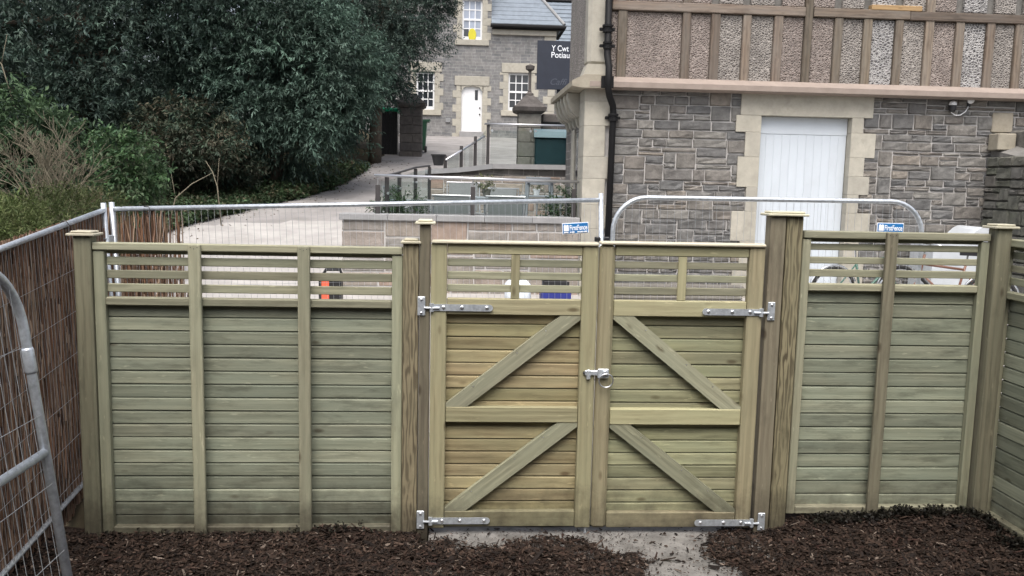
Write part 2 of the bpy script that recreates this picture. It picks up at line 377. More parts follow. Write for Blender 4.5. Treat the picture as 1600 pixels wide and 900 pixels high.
M['sidewall'] = coursed('side_rubble', (.20,.185,.17), (.15,.14,.13), (.30,.28,.26))
# ================================================================ GROUND
def gz(Y):       # the drive climbs away from the gate
    pts = [(-20, -.1), (5.4, -.1), (12, .58), (27, 2.85), (38, 4.05), (60, 4.6), (200, 6)]
    for (a, za), (b, zb) in zip(pts, pts[1:]):
        if Y <= b: return za + (zb-za)*(Y-a)/(b-a)
    return 6
TERR = [(-1.62, 12.05), (1.72, 12.05), (1.72, 14.6), (2.3, 14.6), (2.3, 17.1), (-.62, 17.1)]
def inside(x, y, poly):
    c = False
    for i in range(len(poly)):
        (x1, y1), (x2, y2) = poly[i], poly[i-1]
        if (y1 > y) != (y2 > y) and x < (x2-x1)*(y-y1)/(y2-y1)+x1: c = not c
    return c
EDGE = [(5.3, -2.3), (6.6, -2.4), (6.8, -3.0), (9, -3.9), (13.2, -5.2), (15.2, -5.33), (16.15, -5.03), (17.05, -4.58), (18.15, -4.16), (19.2, -3.5), (20.45, -3.0), (22.85, -2.65), (26.7, -2.3), (40, -2.6)]
def edge_x(Y):   # left edge of the drive
    pts = EDGE
    for (a, xa), (b, xb) in zip(pts, pts[1:]):
        if Y <= b: return xa + (xb-xa)*(Y-a)/(b-a)
    return -2.6
def sheet(name, xs, ys, hz, m, skip=None):
    mb = MB(); nx = len(xs)
    mb.v = [(x, y, hz(x, y)) for y in ys for x in xs]
    for j in range(len(ys)-1):
        for i in range(nx-1):
            cx, cy = (xs[i]+xs[i+1])/2, (ys[j]+ys[j+1])/2
            if skip and skip(cx, cy): continue
            mb.f.append((j*nx+i, j*nx+i+1, (j+1)*nx+i+1, (j+1)*nx+i))
    return mb.build(name, m, smooth=True)
def bank(x, y):
    e = edge_x(y) if y > 5.3 else -3.4
    d = max(0.0, e - x - .05)
    return gz(y) + (min(d, 6)*.10 + .05*noise.noise((x*.9, y*.9, 3)) if d > 0 else 0)
xs = [-60, -40, -25, -18] + [-14+.25*i for i in range(104)] + [14, 20, 35, 60]
ys = [-12, -6, 0, 3, 5.0, 5.45] + [5.7+.27*i for i in range(133)] + [46, 60, 90, 150]
# open beneath the terrace, and where the mulch bed lies
struct(sheet('ground', xs, ys, lambda x, y: bank(x, y) - (.25 if y < 5.5 else 0) - (.004 if x > edge_x(max(y, 5.3))-.3 else 0), M['soil'], lambda x, y: inside(x, y, TERR) or (1.8 < x < 9 and 12.1 < y < 16)))
dv = MB(); rows = []; cy_f = []
yy = [5.47+.3*i for i in range(110)]
for Y in yy:
    e = edge_x(Y) + .10*noise.noise((Y*.7, 1, 2)) + .05*noise.noise((Y*2.3, 4, 2)); rows.append([(e + (9-e)*k/28, Y) for k in range(29)])
dv.v = [(x, y, gz(y)+.006) for r_ in rows for x, y in r_]
for j in range(len(rows)-1):
    for i in range(28):
        q = rows[j][i]; q2 = rows[j+1][i+1]; cx, cy = (q[0]+q2[0])/2, (q[1]+q2[1])/2
        if inside(cx, cy, TERR) or (1.9 < cx and 12.1 < cy < 16): continue
        a = j*29+i; (dv.f if cy > 16.6 + .35*noise.noise((cx*.5, 3, 1)) + .12*(cx+3) else cy_f).append((a, a+1, a+30, a+29))
struct(dv.build('driveway', M['drive'], smooth=True)); dv.f = cy_f; struct(dv.build('concrete_yard', M['concrete'], smooth=True))

# plain wall added out of view behind the camera to shade the near yard
hb_ = MB(); hb_.box(-9, 9, -2.2, -1.4, -.4, 4.9); struct(hb_.build('added_shade_wall', M['sidewall']))
# mulch bed in front of the gate
def sill_mask(x, y):      # >0 where the bare concrete of the threshold shows
    n1 = .10*noise.noise((x*2.1, y*2.1, 5)) + .05*noise.noise((x*6, y*6, 1))
    front = 5.32 - max(0, .16-abs(x-.35)*.12)
    m1 = y - (5.16 - .11*max(0, min(1, (x-.75)/.3))*max(0, min(1, (1.75-x)/.4)) + .22*max(0, min(1, (x-1.45)/.35)) + n1*1.5 + .10*math.exp(-((x-.45)/.35)**2)) if -.22 < x < 2.0 else -1
    m2 = .34 - abs(x-1.33-(5.2-y)*.25) + n1*3.0 - max(0, (4.75-y))*.6 if y < 5.35 else -1     # patch running towards the viewer
    return max(m1, m2*.6)
def mulch_h(x, y):
    b = -.125 + .10*max(0, min(1, (x-1.95)/.35)) + .02*(x+2)/4*(1 if x < 1.9 else 0)
    b += .045*noise.noise((x*1.3, y*1.3, 0)) + .022*noise.noise((x*4.1, y*4.1, 7)) + .012*noise.noise((x*11, y*11, 3))
    b += .10*math.exp(-((x-.42)/.40)**2 - ((y-4.93)/.15)**2) + .05*math.exp(-((x-3.0)/.35)**2-((y-5.3)/.15)**2)
    b += .05*math.exp(-((x+.75)/.25)**2-((y-5.34)/.1)**2)
    m = sill_mask(x, y)
    if m > -.05: b -= min(.09, (m+.05)*1.1)
    return b
nx_, ny_ = 190, 76
mxs = [-3.3+7.6*i/(nx_-1) for i in range(nx_)]; mys = [2.2+3.3*j/(ny_-1) for j in range(ny_)]
struct(sheet('mulch_bed', mxs, mys, mulch_h, M['mulchsoil']))
# concrete threshold
cs = MB(); cxs = [-.16+2.14*i/30 for i in range(31)]; cys = [4.35+1.12*j/22 for j in range(23)]
o = sheet('threshold_slab', cxs, cys, lambda x, y: -.113 + .006*noise.noise((x*3, y*3, 9)) - max(0, 5.2-y)*.015, M['sill']); struct(o)

def coloured(name, V, F, C, m, parent=None):
    """V (n,3), F (k,m) faces, C (n,3) colour per vertex"""
    me = bpy.data.meshes.new(name); V = np.asarray(V, np.float32); F = np.asarray(F, np.int32)
    me.vertices.add(len(V)); me.vertices.foreach_set('co', V.ravel())
    k = F.shape[1]; me.loops.add(F.size); me.loops.foreach_set('vertex_index', F.ravel()); me.polygons.add(len(F))
    me.polygons.foreach_set('loop_start', np.arange(0, F.size, k, dtype=np.int32)); me.polygons.foreach_set('loop_total', np.full(len(F), k, np.int32))
    a = me.color_attributes.new('tint', 'FLOAT_COLOR', 'POINT'); cc = np.ones((len(V), 4), np.float32); cc[:, :3] = C; a.data.foreach_set('color', cc.ravel())
    me.materials.append(m); me.update(calc_edges=True); me.validate()
    return link(name, me, parent)
def frames(n, tilt):
    th = rng.uniform(0, 2*np.pi, n); t = np.stack([np.cos(th), np.sin(th), rng.normal(0, tilt, n)], 1); t /= np.linalg.norm(t, axis=1)[:, None]
    up = np.stack([rng.normal(0, .45, n), rng.normal(0, .45, n), np.ones(n)], 1); s = np.cross(up, t); s /= np.linalg.norm(s, axis=1)[:, None]
    return t, s, np.cross(t, s)
def chips(N, x0, x1, y0, y1, hf, keep, scale=1.0):
    x = rng.uniform(x0, x1, N); y = rng.uniform(y0, y1, N)
    k = np.array([keep(a, b) for a, b in zip(x, y)]); x, y = x[k], y[k]; n = len(x)
    z = np.array([hf(a, b) for a, b in zip(x, y)]) + rng.uniform(-.002, .016, n)
    p = np.stack([x, y, z], 1); t, s, u = frames(n, .28)
    sh_ = rng.random(n) < .07; L = ((rng.gamma(2.4, .0031, n)+.0035)*np.where(sh_, 2.6, 1)*scale)[:, None]; wd = L*(rng.uniform(.18, .5, n)*np.where(sh_, .35, 1))[:, None]; c = rng.normal(0, .15, n)[:, None]*L
    V = np.stack([p-t*L-s*wd*.7, p-t*L*.9+s*wd, p-s*wd+u*c, p+s*wd*1.1+u*c, p+t*L*.95-s*wd*.6, p+t*L+s*wd*.5], 1).reshape(-1, 3)
    b = np.arange(n)[:, None]*6; F = np.concatenate([b+np.array([0,2,3,1]), b+np.array([2,4,5,3])])
    pal = np.array([(.029,.019,.014), (.046,.029,.021), (.017,.012,.010), (.074,.050,.038), (.17,.135,.11), (.040,.021,.016)])
    C = pal[rng.choice(6, n, p=[.30, .24, .26, .11, .03, .06])]*rng.uniform(.5, 1.05, (n, 1))
    return V, F, np.repeat(C, 6, 0)
def keep_chip(x, y):
    m = sill_mask(x, y)
    return m < .0 or random.random() < max(.03, .32 - m*5)
V, F, C = chips(125000, -3.2, 4.2, 3.9, 5.42, lambda x, y: max(mulch_h(x, y), -.112) + .003, keep_chip)
V2, F2, C2 = chips(9000, -3.2, 4.2, 2.3, 3.9, lambda x, y: mulch_h(x, y)+.003, keep_chip)
V3, F3, C3 = chips(9000, -.2, 2.0, 4.4, 5.4, lambda x, y: -.112, lambda x, y: noise.noise((x*2.6, y*2.6, 12)) > random.uniform(-.45, .5), .42)
o = coloured('wood_chip_mulch', np.concatenate([V, V2, V3]), np.concatenate([F, F2+len(V), F3+len(V)+len(V2)]), np.concatenate([C, C2, C3*1.3]), M['chip'])
stuff(o); tag(o, 'dark reddish brown wood chip mulch spread before the fence', 'mulch')

# ================================================================ TIMBER FENCE
YF = 5.40
_bd = {}
def board(mt, parent, c, L, h):
    """a matchboard: square lower edge, wide bevel along the upper edge, thin shadow gap to the next"""
    k = (round(L, 3), round(h, 3), mt.name)
    if k not in _bd:
        a, b = -h/2+.0025, h/2-.0025; pr = [(-.011, a), (-.011, b-.011), (-.002, b-.001), (.001, b-.001), (.001, b+.004), (.009, b+.004), (.009, a)]
        m = MB(); n = len(pr); m.v = [(x, y, z) for x in (-L/2, L/2) for y, z in pr]
        m.f = [tuple(range(n)), tuple(reversed(range(n, 2*n)))] + [(i, n+i, n+(i+1) % n, (i+1) % n) for i in range(n)]
        import bmesh
        me = m.mesh('board', mt); bm = bmesh.new(); bm.from_mesh(me); bmesh.ops.recalc_face_normals(bm, faces=bm.faces); bm.to_mesh(me); bm.free(); _bd[k] = me
    return link('board', _bd[k], parent, c, (R(-1.2+random.uniform(-.4, .4)), R(random.uniform(-.12, .12)), 0))
def fence_panel(name, label, L, zs, battens, depth_front, loc, rotz, boards_n, zb0, zb1, stile_w=.055, group='horizontal board fence panels', batten_w=.075):
    """local x along the panel, +y away from the viewer; zs: top rail, slats, mid rail, bottom rail as (z0,z1)"""
    t = thing(name, label, 'fence', loc, rotz, group)
    (tr, slats, mr, br) = zs
    for x in (stile_w/2, L-stile_w/2):
        plank('stile', W['rail'], t, (x, .012, (br[0]+tr[0])/2-.002), tr[0]-br[0]-.006, .045, stile_w, 90)
    plank('top_rail', W['rail'], t, (L/2, .008, (tr[0]+tr[1])/2), L, .058, tr[1]-tr[0], 0, .006)
    plank('top_rail', W['rail'], t, (L/2, .062, (tr[0]+tr[1])/2-.028), L-.02, .040, tr[1]-tr[0]-.006, 0, .004)
    for a, b in slats:
        plank('slat', W['rail'], t, (L/2, .030, (a+b)/2), L-2*stile_w-.002, .022, b-a, 0, .004)
    for a, b in (mr, br):
        plank('mid_rail' if a > .5 else 'bottom_rail', W['rail'], t, (L/2, .012, (a+b)/2), L-2*stile_w-.002, .052, b-a, 0, .007)
    h = (zb1-zb0)/boards_n
    for i in range(boards_n):
        board(W['board'], t, (L/2 + random.uniform(-.002, .002), .046+random.uniform(-.0015, .0015), zb0+h*(i+.5)), L-2*stile_w+.03, h)
    for x in battens:
        plank('batten', W['rail'] if random.random() < .6 else W['post'], t, (x, -.030, (br[0]+tr[1])/2 - .004), tr[1]-br[0]+.004, .030, batten_w, 90, .005)
        for q in range(3):
            MB().tube([(x-.02+.02*q, -.0465, tr[1]-.02-.008*(q % 2)), (x-.02+.02*q, -.044, tr[1]-.02-.008*(q % 2))], .0026, 6).build('nail', M['blackp'], t)
    return t
zt = lambda px, ys: [(ZF(px, b), ZF(px, a)) for a, b in ys]
# left panel
xl = XF(155, 600); xr = XF(629, 600)
t = zt(400, [(382, 394), (404.5, 417.5), (425, 438), (446, 459), (466, 479), (819, 831)])
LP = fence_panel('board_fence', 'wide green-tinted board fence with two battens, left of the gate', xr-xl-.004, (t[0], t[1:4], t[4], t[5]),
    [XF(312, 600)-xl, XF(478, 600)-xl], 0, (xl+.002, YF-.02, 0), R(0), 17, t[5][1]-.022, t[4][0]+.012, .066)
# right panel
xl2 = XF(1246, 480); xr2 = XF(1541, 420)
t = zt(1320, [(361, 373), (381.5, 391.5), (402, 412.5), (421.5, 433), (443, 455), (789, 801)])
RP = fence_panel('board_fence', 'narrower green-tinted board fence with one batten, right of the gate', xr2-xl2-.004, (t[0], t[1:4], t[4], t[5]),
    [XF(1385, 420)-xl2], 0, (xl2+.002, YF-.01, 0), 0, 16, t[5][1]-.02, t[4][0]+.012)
# panel coming forward on the right
t2 = [(a-.03, b-.03) for a, b in zt(1320, [(361, 373), (381.5, 391.5), (402, 412.5), (421.5, 433), (443, 455), (789, 801)])]
SP = fence_panel('board_fence', 'board fence running forward at the far right edge, square to the others', 1.83, (t2[0], t2[1:4], t2[4], t2[5]),
    [.62, 1.24], 0, (3.566, 5.432, 0), R(-90), 16, t2[5][1]-.02, t2[4][0]+.012)

def cap(parent, x, y, z, w, d, n=1):
    m = MB(); m.cbox(x-w/2, x+w/2, y-d/2, y+d/2, z, z+.016, .004); m.cbox(x-w/2+.018, x+w/2-.018, y-d/2+.018, y+d/2-.018, z+.0155, z+.030, .007)
    return m.build('cap', W['cap'], parent)
def post(label, x, w, z0, z1, m, y=YF, d=.10, capw=None, group='fence posts'):
    t = thing('fence_post', label, 'post', (x, y, z0), 0, group)
    plank('shaft', W[m], t, (0, 0, (z1-z0)/2), z1-z0, d, w, 90, .005)
    if capw: cap(t, 0, 0, z1-z0+.0005, capw, d+.05)
    return t
def px_x(a, b, y): return (XF(a, y)+XF(b, y))/2, abs(XF(b, y)-XF(a, y))
x, wd = px_x(129, 155, 600); post('square green-brown post with flat cap beside the brushwood screen', x-.002, .102, -.4, ZF(137, 368), 'post', capw=.165)
x, wd = px_x(629, 653.5, 600); post('post with swirling dark grain figure between left panel and gate', x, .098, -.4, ZF(640, 380), 'figured', capw=.125, d=.10)
x2, wd2 = px_x(654.5, 671, 600); post('tall slim grey-brown gate post on the left of the gate', x2, .066, -.4, ZF(663, 350), 'greypost', y=YF-.015, d=.09, capw=.125)
# right pair of gate posts shares one cap
xg, wg = px_x(1191.5, 1216, 480); xh, wh = px_x(1217, 1243, 480)
post('grey-brown hanging post on the right of the gate, beneath the shared cap', xg, .098, -.4, ZF(1205, 337), 'greypost', y=YF-.01, d=.10)
g = thing('fence_post', 'blotchy dark-grained post right of the gate carrying a wide double cap', 'post', (xh, YF-.005, -.4), 0, 'fence posts')
plank('shaft', W['figured'], g, (0, 0, (ZF(1205, 337)+.4)/2), ZF(1205, 337)+.4, .10, .104, 90, .005)
cap(g, (xg-xh)/2, 0, ZF(1205, 337)+.4005, .262, .16)
post('corner post with flat cap where the right fence turns forward', 3.500, .100, -.4, ZF(1560, 357), 'post', y=5.385, d=.10, capw=.165)

# ---------------------------------------------------------------- double gate
def gate_leaf(label, x0, x1, flip, bm, sp):
    Lf = x1-x0; t = thing('gate_leaf', label, 'gate', (x0, YF-.03, 0), 0, 'leaves of the double gate')
    px = 800 if not flip else 1110
    Z = lambda y: ZF(px, y)
    sw = .100
    for i, x in enumerate((sw/2, Lf-sw/2)):
        rounded = .018 if (flip and i == 0) else .006
        plank('stile', W['gaterail'], t, (x, .0, (Z(sp['bot'])+Z(sp['top'][0]))/2), Z(sp['top'][0])-Z(sp['bot']), .058, sw-.001, 90, rounded)
    plank('capping', W['cap'], t, (Lf/2, -.004, Z(sp['top'][0])+.011), Lf-.004, .085, .022, 0, .007)
    iw = Lf-2*sw-.003
    for nm, (a, b) in (('top_rail', sp['top']), ('mid_rail', sp['mid']), ('lock_rail', sp['lock']), ('bottom_rail', sp['btm'])):
        plank(nm, W['gaterail'], t, (Lf/2, .002, (Z(a)+Z(b))/2), iw, .046, Z(a)-Z(b), 0, .005)
    for a, b in sp['slats']:
        plank('slat', W['rail'], t, (Lf/2, .012, (Z(a)+Z(b))/2), iw, .022, Z(a)-Z(b), 0, .004)
    plank('muntin', W['gaterail'], t, (Lf*.503, -.009, (Z(sp['top'][1])+Z(sp['mid'][0]))/2), Z(sp['top'][1])-Z(sp['mid'][0])-.002, .018, .054, 90, .003)
    zb0, zb1 = Z(sp['btm'][0])-.03, Z(sp['mid'][1])+.02; nb = sp['nb']; h = (zb1-zb0)/nb
    for i in range(nb):
        board(W[bm], t, (Lf/2, .040+random.uniform(-.001, .001), zb0+h*(i+.5)), iw+.03, h)
    for (ax, az, bx, bz) in sp['brace']:
        d = Vector((bx-ax, bz-az)); a = math.degrees(math.atan2(d.y, d.x)); L = d.length; wdt = .098; ca, sa = math.cos(R(a)), math.sin(R(a))
        # ends cut upright / level so the brace sits inside the frame
        hw = wdt/2; x_lo, x_hi = sw+.002-Lf/2, Lf/2-sw-.002
        m = MB(); cx, cz = (ax+bx)/2, (az+bz)/2; zlo, zhi = min(az, bz), max(az, bz)
        pts = []
        def line(off):   # clip the edge line at the frame
            nx_, nz_ = -sa*off, ca*off; res = []
            for k in (-2, 2): res.append((cx+nx_+ca*k, cz+nz_+sa*k))
            return res
        def clip(poly, f):
            out = []
            for i in range(len(poly)):
                p, q = poly[i-1], poly[i]; fp, fq = f(p), f(q)
                if (fp >= 0) != (fq >= 0):
                    s = fp/(fp-fq); out.append((p[0]+(q[0]-p[0])*s, p[1]+(q[1]-p[1])*s))
                if fq >= 0: out.append(q)
            return out
        A, B = line(hw), line(-hw); poly = [A[0], A[1], B[1], B[0]]
        for f in (lambda p: p[0]-(sw+.002), lambda p: (Lf-sw-.002)-p[0], lambda p: p[1]-zlo, lambda p: zhi-p[1]): poly = clip(poly, f)
        loc = [((p[0]-cx)*ca+(p[1]-cz)*sa, -(p[0]-cx)*sa+(p[1]-cz)*ca) for p in poly]
        m.prism(loc, -.021, .021).build('brace', W['rail'], t, (cx, .004, cz), (0, -R(a), 0), fix=True)
        for k in (-.3, .05, .28):
            m2 = MB(); q = (cx+ca*k-sa*.03, cz+sa*k+ca*.03); m2.tube([(q[0], -.0178, q[1]), (q[0], -.016, q[1])], .004, 7).build('screw', M['bolt'], t)
    return t
spl = dict(top=(381.5, 397), slats=[(405, 416.5), (424.5, 436.5), (444.5, 456)], mid=(465.5, 490.5), lock=(633, 657), btm=(794, 818), bot=819.5, nb=16)
spr = dict(top=(384.5, 401), slats=[(410, 421), (430, 441), (449.5, 461)], mid=(469.5, 494), lock=(636.5, 661), btm=(796, 819), bot=819.5, nb=16)
gx0, gx1, gx2 = x2+.033, XF(927.5, 600), XF(1187.5, 480)-.004
zz = lambda px, y: ZF(px, y)
spl['brace'] = [(.155, zz(800, 633), gx1-gx0-.155, zz(800, 490.5)), (.155, zz(800, 794), gx1-gx0-.155, zz(800, 657))]
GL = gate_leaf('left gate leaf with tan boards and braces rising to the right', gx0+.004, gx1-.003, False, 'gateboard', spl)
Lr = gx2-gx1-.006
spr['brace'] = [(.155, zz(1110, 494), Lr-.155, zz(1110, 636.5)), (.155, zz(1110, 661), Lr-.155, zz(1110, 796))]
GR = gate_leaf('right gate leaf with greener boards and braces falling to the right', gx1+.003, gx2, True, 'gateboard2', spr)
def strap_hinge(parent, x, z, s, ox):
    """x,z of the knuckle; the strap runs s=+1 right or -1 left over the gate frame"""
    m = MB(); prof = [(0.0, -.021), (.36, -.021)] + [(.36+.021*math.sin(R(a)), -.021*math.cos(R(a))) for a in range(20, 180, 20)] + [(.36, .021), (0, .021)]
    m.prism([(s*(p[0]+.012), p[1]) for p in prof], -.006, 0); h = m.build('hinge_strap', M['galv'], parent, (x-ox, -.030, z), fix=True)
    k = MB(); k.tube([(s*.012, -.006, -.026), (s*.012, -.006, .026)], .013, 10); k.build('knuckle', M['galv'], h, smooth=False)
    pin = MB(); pin.tube([(s*.06, -.009, -.002), (s*.0, -.011, -.002), (-s*.034, -.011, -.002)], .008, 8).build('pin', M['galv'], h)
    pl = MB(); pl.cbox(-s*.052-.024, -s*.052+.024, -.010, .0, -.052, .068, .006); pl.build('hinge_plate', M['galv'], h)
    for q in (.085, .20, .355):
        b = MB(); b.lathe([(.012, 0), (.011, .004), (.006, .007)], 10); b.build('bolt', M['bolt'], h, (s*q, -.006, .002), (R(90), 0, 0))
    for q in (-.034, .05):
        b = MB(); b.lathe([(.009, 0), (.008, .004), (.004, .006)], 8); b.build('bolt', M['bolt'], h, (-s*.052, -.010, q), (R(90), 0, 0))
for px, py, s, par, ox in ((672, 478, 1, GL, gx0+.004), (670, 808, 1, GL, gx0+.004), (1187, 486, -1, GR, gx1+.003), (1172, 811, -1, GR, gx1+.003)):
    strap_hinge(par, XF(px, py), ZF(px, py), s, ox)
# ring latch on the meeting stiles
zl = ZF(930, 579); xl_ = XF(931, 579)-(gx1+.003)
lt = MB(); lt.cbox(-.068, .050, -.014, 0, -.014, .014, .005); lt.cbox(-.002, .058, -.022, -.012, -.026, .024, .006); lt.cbox(-.058, -.038, -.02, -.001, -.035, .018, .005)
la = lt.build('latch', M['galv'], GR, (xl_, -.030, zl)); la.scale = (1.22, 1.22, 1.22)
rg = MB(); rg.tube([(.037*math.sin(2*math.pi*k/24), -.006*math.cos(2*math.pi*k/24), .037*math.cos(2*math.pi*k/24)) for k in range(25)], .0038, 7, False); rg.build('ring_handle', M['bolt'], la, (.042, -.030, -.036), smooth=True)
MB().lathe([(.017, 0), (.016, .012), (.010, .016)], 12).build('boss', M['galv'], la, (.038, -.020, .006), (R(90), 0, 0))
MB().tube([(-.075, -.008, .0), (-.068, -.008, .0)], .008, 8).build('bolt_end', M['blackp'], la)
MB().tube([(0, 0, 0), (0, 0, -.11)], .008, 8).build('drop_bolt', M['galv'], GL, (gx1-gx0-.035, -.01, ZF(912, 818)+.02))
# ================================================================ TEMPORARY MESH FENCE
def mesh_panel(label, L, Hh, M4, rounded=False, mid=None, gap=.046, hz=.27, r=.0185, group='temporary steel mesh fence panels'):
    t = thing('mesh_fence_panel', label, 'fence panel', (0,0,0), 0, group); t.matrix_world = M4
    f = MB(); b = .16
    if rounded:
        q = .26; arc1 = [(q-q*math.cos(R(a)), 0, Hh-q+q*math.sin(R(a))) for a in range(0, 91, 10)]
        arc2 = [(L-q+q*math.sin(R(a)), 0, Hh-q+q*math.cos(R(a))) for a in range(0, 91, 10)]
        f.tube([(0,0,-.05)] + arc1 + arc2 + [(L,0,-.05)], r, 12)
    else:
        f.tube([(0,0,-.05), (0,0,Hh+.03)], r, 12); f.tube([(L,0,-.05), (L,0,Hh+.03)], r, 12); f.tube([(0.01,0,Hh-.02), (L-.01,0,Hh-.02)], r*.95, 12)
    f.build('frame', M['galv'], t, smooth=True)
    MB().tube([(0.01,0,b), (L-.01,0,b)], r*.9, 10).build('bottom_rail', M['galv'], t, smooth=True)
    if mid: MB().tube([(0.01,0,mid), (L-.01,0,mid)], r*.95, 12).build('mid_rail', M['galv'], t, smooth=True)
    if rounded:
        for zc in (mid+.36 if mid else 1.2, .62):
            for x in (0, L): MB().tube([(x,0,zc-.05), (x,0,zc-.04), (x,0,zc+.04), (x,0,zc+.05)], [r*1.05, r*1.22, r*1.22, r*1.05], 12).build('sleeve', M['galv'], t, smooth=True)
    wm = MB(); x = gap*.6
    while x < L-.03:
        top = Hh-.03
        if rounded: 
            e = min(x, L-x); top = Hh-.02-(.26-math.sqrt(max(0, .26**2-max(0, .26-e)**2)))
        wm.tube([(x, -.012, b), (x, -.012, top)], .0013, 4, False); x += gap
    z = b+.1
    while z < Hh-.06: wm.tube([(.02, -.016, z), (L-.02, -.016, z)], .0013, 4, False); z += hz
    stuff(wm.build('wire_mesh', M['wire'], t)); return t
def along(p0, p1, lean=0.0):      # frame with x from p0 to p1 (base points), z upright
    p0, p1 = Vector(p0), Vector(p1); x = (p1-p0).normalized(); z = Vector((0,0,1)); y = z.cross(x).normalized(); z = x.cross(y)
    m = Matrix(((x.x, y.x, z.x, p0.x), (x.y, y.y, z.y, p0.y), (x.z, y.z, z.z, p0.z), (0,0,0,1)))
    return m @ Matrix.Rotation(lean, 4, 'X')
cor = P(175, 322, 6.4); rgt = P(939, 308, 6.5); Hp = 1.93
back = mesh_panel('straight-topped mesh panel behind the gate, brushwood tied to its left end', (rgt-cor).length, Hp, along((cor.x+.073, 6.4, cor.z-Hp), (rgt.x+.073, 6.5, rgt.z-Hp)))
p0 = Vector((-2.43, 3.12, 1.555)); p1 = Vector((-2.515, 6.52, cor.z+.005))
left = mesh_panel('mesh panel along the left side, wholly backed by brushwood', (p1-p0).length, Hp, along((p0.x, p0.y, p0.z-Hp), (p1.x, p1.y, p1.z-Hp)))
a = P(960, 340, 6.6); b = P(1443, 345, 6.6); tz = P(1200, 313, 6.6).z
rnd = mesh_panel('round-cornered mesh panel standing before the white door', b.x-a.x, 1.93, along((a.x, 6.6, tz-1.93), (b.x, 6.6, tz-1.93+.012)), True, gap=.055)
fg = mesh_panel('round-cornered mesh panel leaning in at the left edge of the view', 3.3, 1.93, along((-1.425, .02, -.10), (-1.425, 3.32, -.10), R(-7)) @ Matrix.Identity(4), True, mid=1.19, gap=.055)
def clamp(x, y, z):
    t = thing('fence_clamp', 'galvanised clamp joining the two mesh panels at the left corner', 'clamp', (x, y, z))
    m = MB(); m.cbox(-.05, .05, -.03, -.022, -.025, .025, .004); m.build('plate', M['galv'], t)
    MB().tube([(0,-.075,0), (0,-.02,0)], .007, 8).build('bolt', M['bolt'], t); return t
clamp(cor.x-.02, 6.37, cor.z-.23)
def tie(p, label):
    o = MB().tube([(p[0]+.026*math.cos(2*math.pi*k/14), p[1]+.012*k/14, p[2]+.026*math.sin(2*math.pi*k/14)) for k in range(15)] + [(p[0]+.03, p[1]-.02, p[2]-.07)], .0035, 5).build('cable_tie', M['blackp']); tag(o, label, 'cable tie', 'black cable ties on the mesh fence'); return o
q = P(229, 322, 6.4); tie((q.x, q.y-.01, cor.z-.02), 'black cable tie round the back rail above the brushwood')
q = P(190, 325, 6.4); tie((q.x, q.y-.01, cor.z-.03), 'black cable tie next to the corner clamp')
q = along((p0.x, p0.y, p0.z-Hp), (p1.x, p1.y, p1.z-Hp)) @ Vector((2.75, 0, Hp-.02)); tie(q, 'black cable tie on the left rail just beyond the post cap')
# lower clips of the back panel, seen over the gate
for px in (933, 947):
    q = P(px, 373, 6.45); o = MB().cbox(q.x-.022, q.x+.022, q.y-.05, q.y-.0, q.z-.02, q.z+.015, .006).build('fence_clip', M['blackp']); tag(o, 'black clip ' + ('left' if px < 940 else 'right') + ' of the end upright of the back mesh panel', 'clip', 'black mesh fence clips')
# maker's signs wired to the mesh
def maker_sign(label, p, wd, ht, rot):
    t = thing('fence_sign', label, 'sign', p, 0, 'blue maker signs on the mesh fence'); t.rotation_euler = rot
    MB().cbox(-wd/2, wd/2, 0, .003, -ht/2, ht/2, .001).build('plate', M['signwhite'], t)
    MB().cbox(-wd/2+.005, wd/2-.005, -.003, -.0005, -ht/2+.005, ht/2-.005, .001).build('face', M['bluesign'], t)
    MB().prism([(-wd*.44, -ht*.22), (-wd*.25, -ht*.22), (-wd*.25, ht*.28), (-wd*.30, ht*.36), (-wd*.35, ht*.28), (-wd*.39, ht*.38), (-wd*.44, ht*.28)], -.005, -.0032).build('emblem', M['signwhite'], t, fix=True)
    text_mesh('FirstFence', ht*.66, M['signwhite'], 'lettering', t, (-wd*.215, -.0036, -ht*.17), (R(90), 0, 0), 0, wd*.66, .0008, .0012)
    b = MB()
    for x0, x1 in ((-.44,-.27), (-.22,-.15), (-.13,-.04), (.06,.16), (.18,.30), (.32,.44)): b.cbox(wd*x0, wd*x1, -.005, -.0032, -ht*.40, -ht*.29, .0005)
    b.build('small_print', M['signwhite'], t); return t
q = P(899, 356.5, 6.44); maker_sign('blue and white sign on the back mesh panel, tilted, left of the steel upright', (q.x, 6.44, q.z), .200, .082, (0, R(-4.5), 0))
q = P(1391, 357, 6.56); maker_sign('blue and white sign half hidden by the top rail of the right panel', (q.x, 6.56, q.z), .215, .086, (0, R(.5), 0))
q = P(-3, 486, 2.9); maker_sign('blue sign cut by the left edge of the picture, on the leaning panel', (-1.655, 2.92, q.z), .20, .082, (0, 0, R(90)))

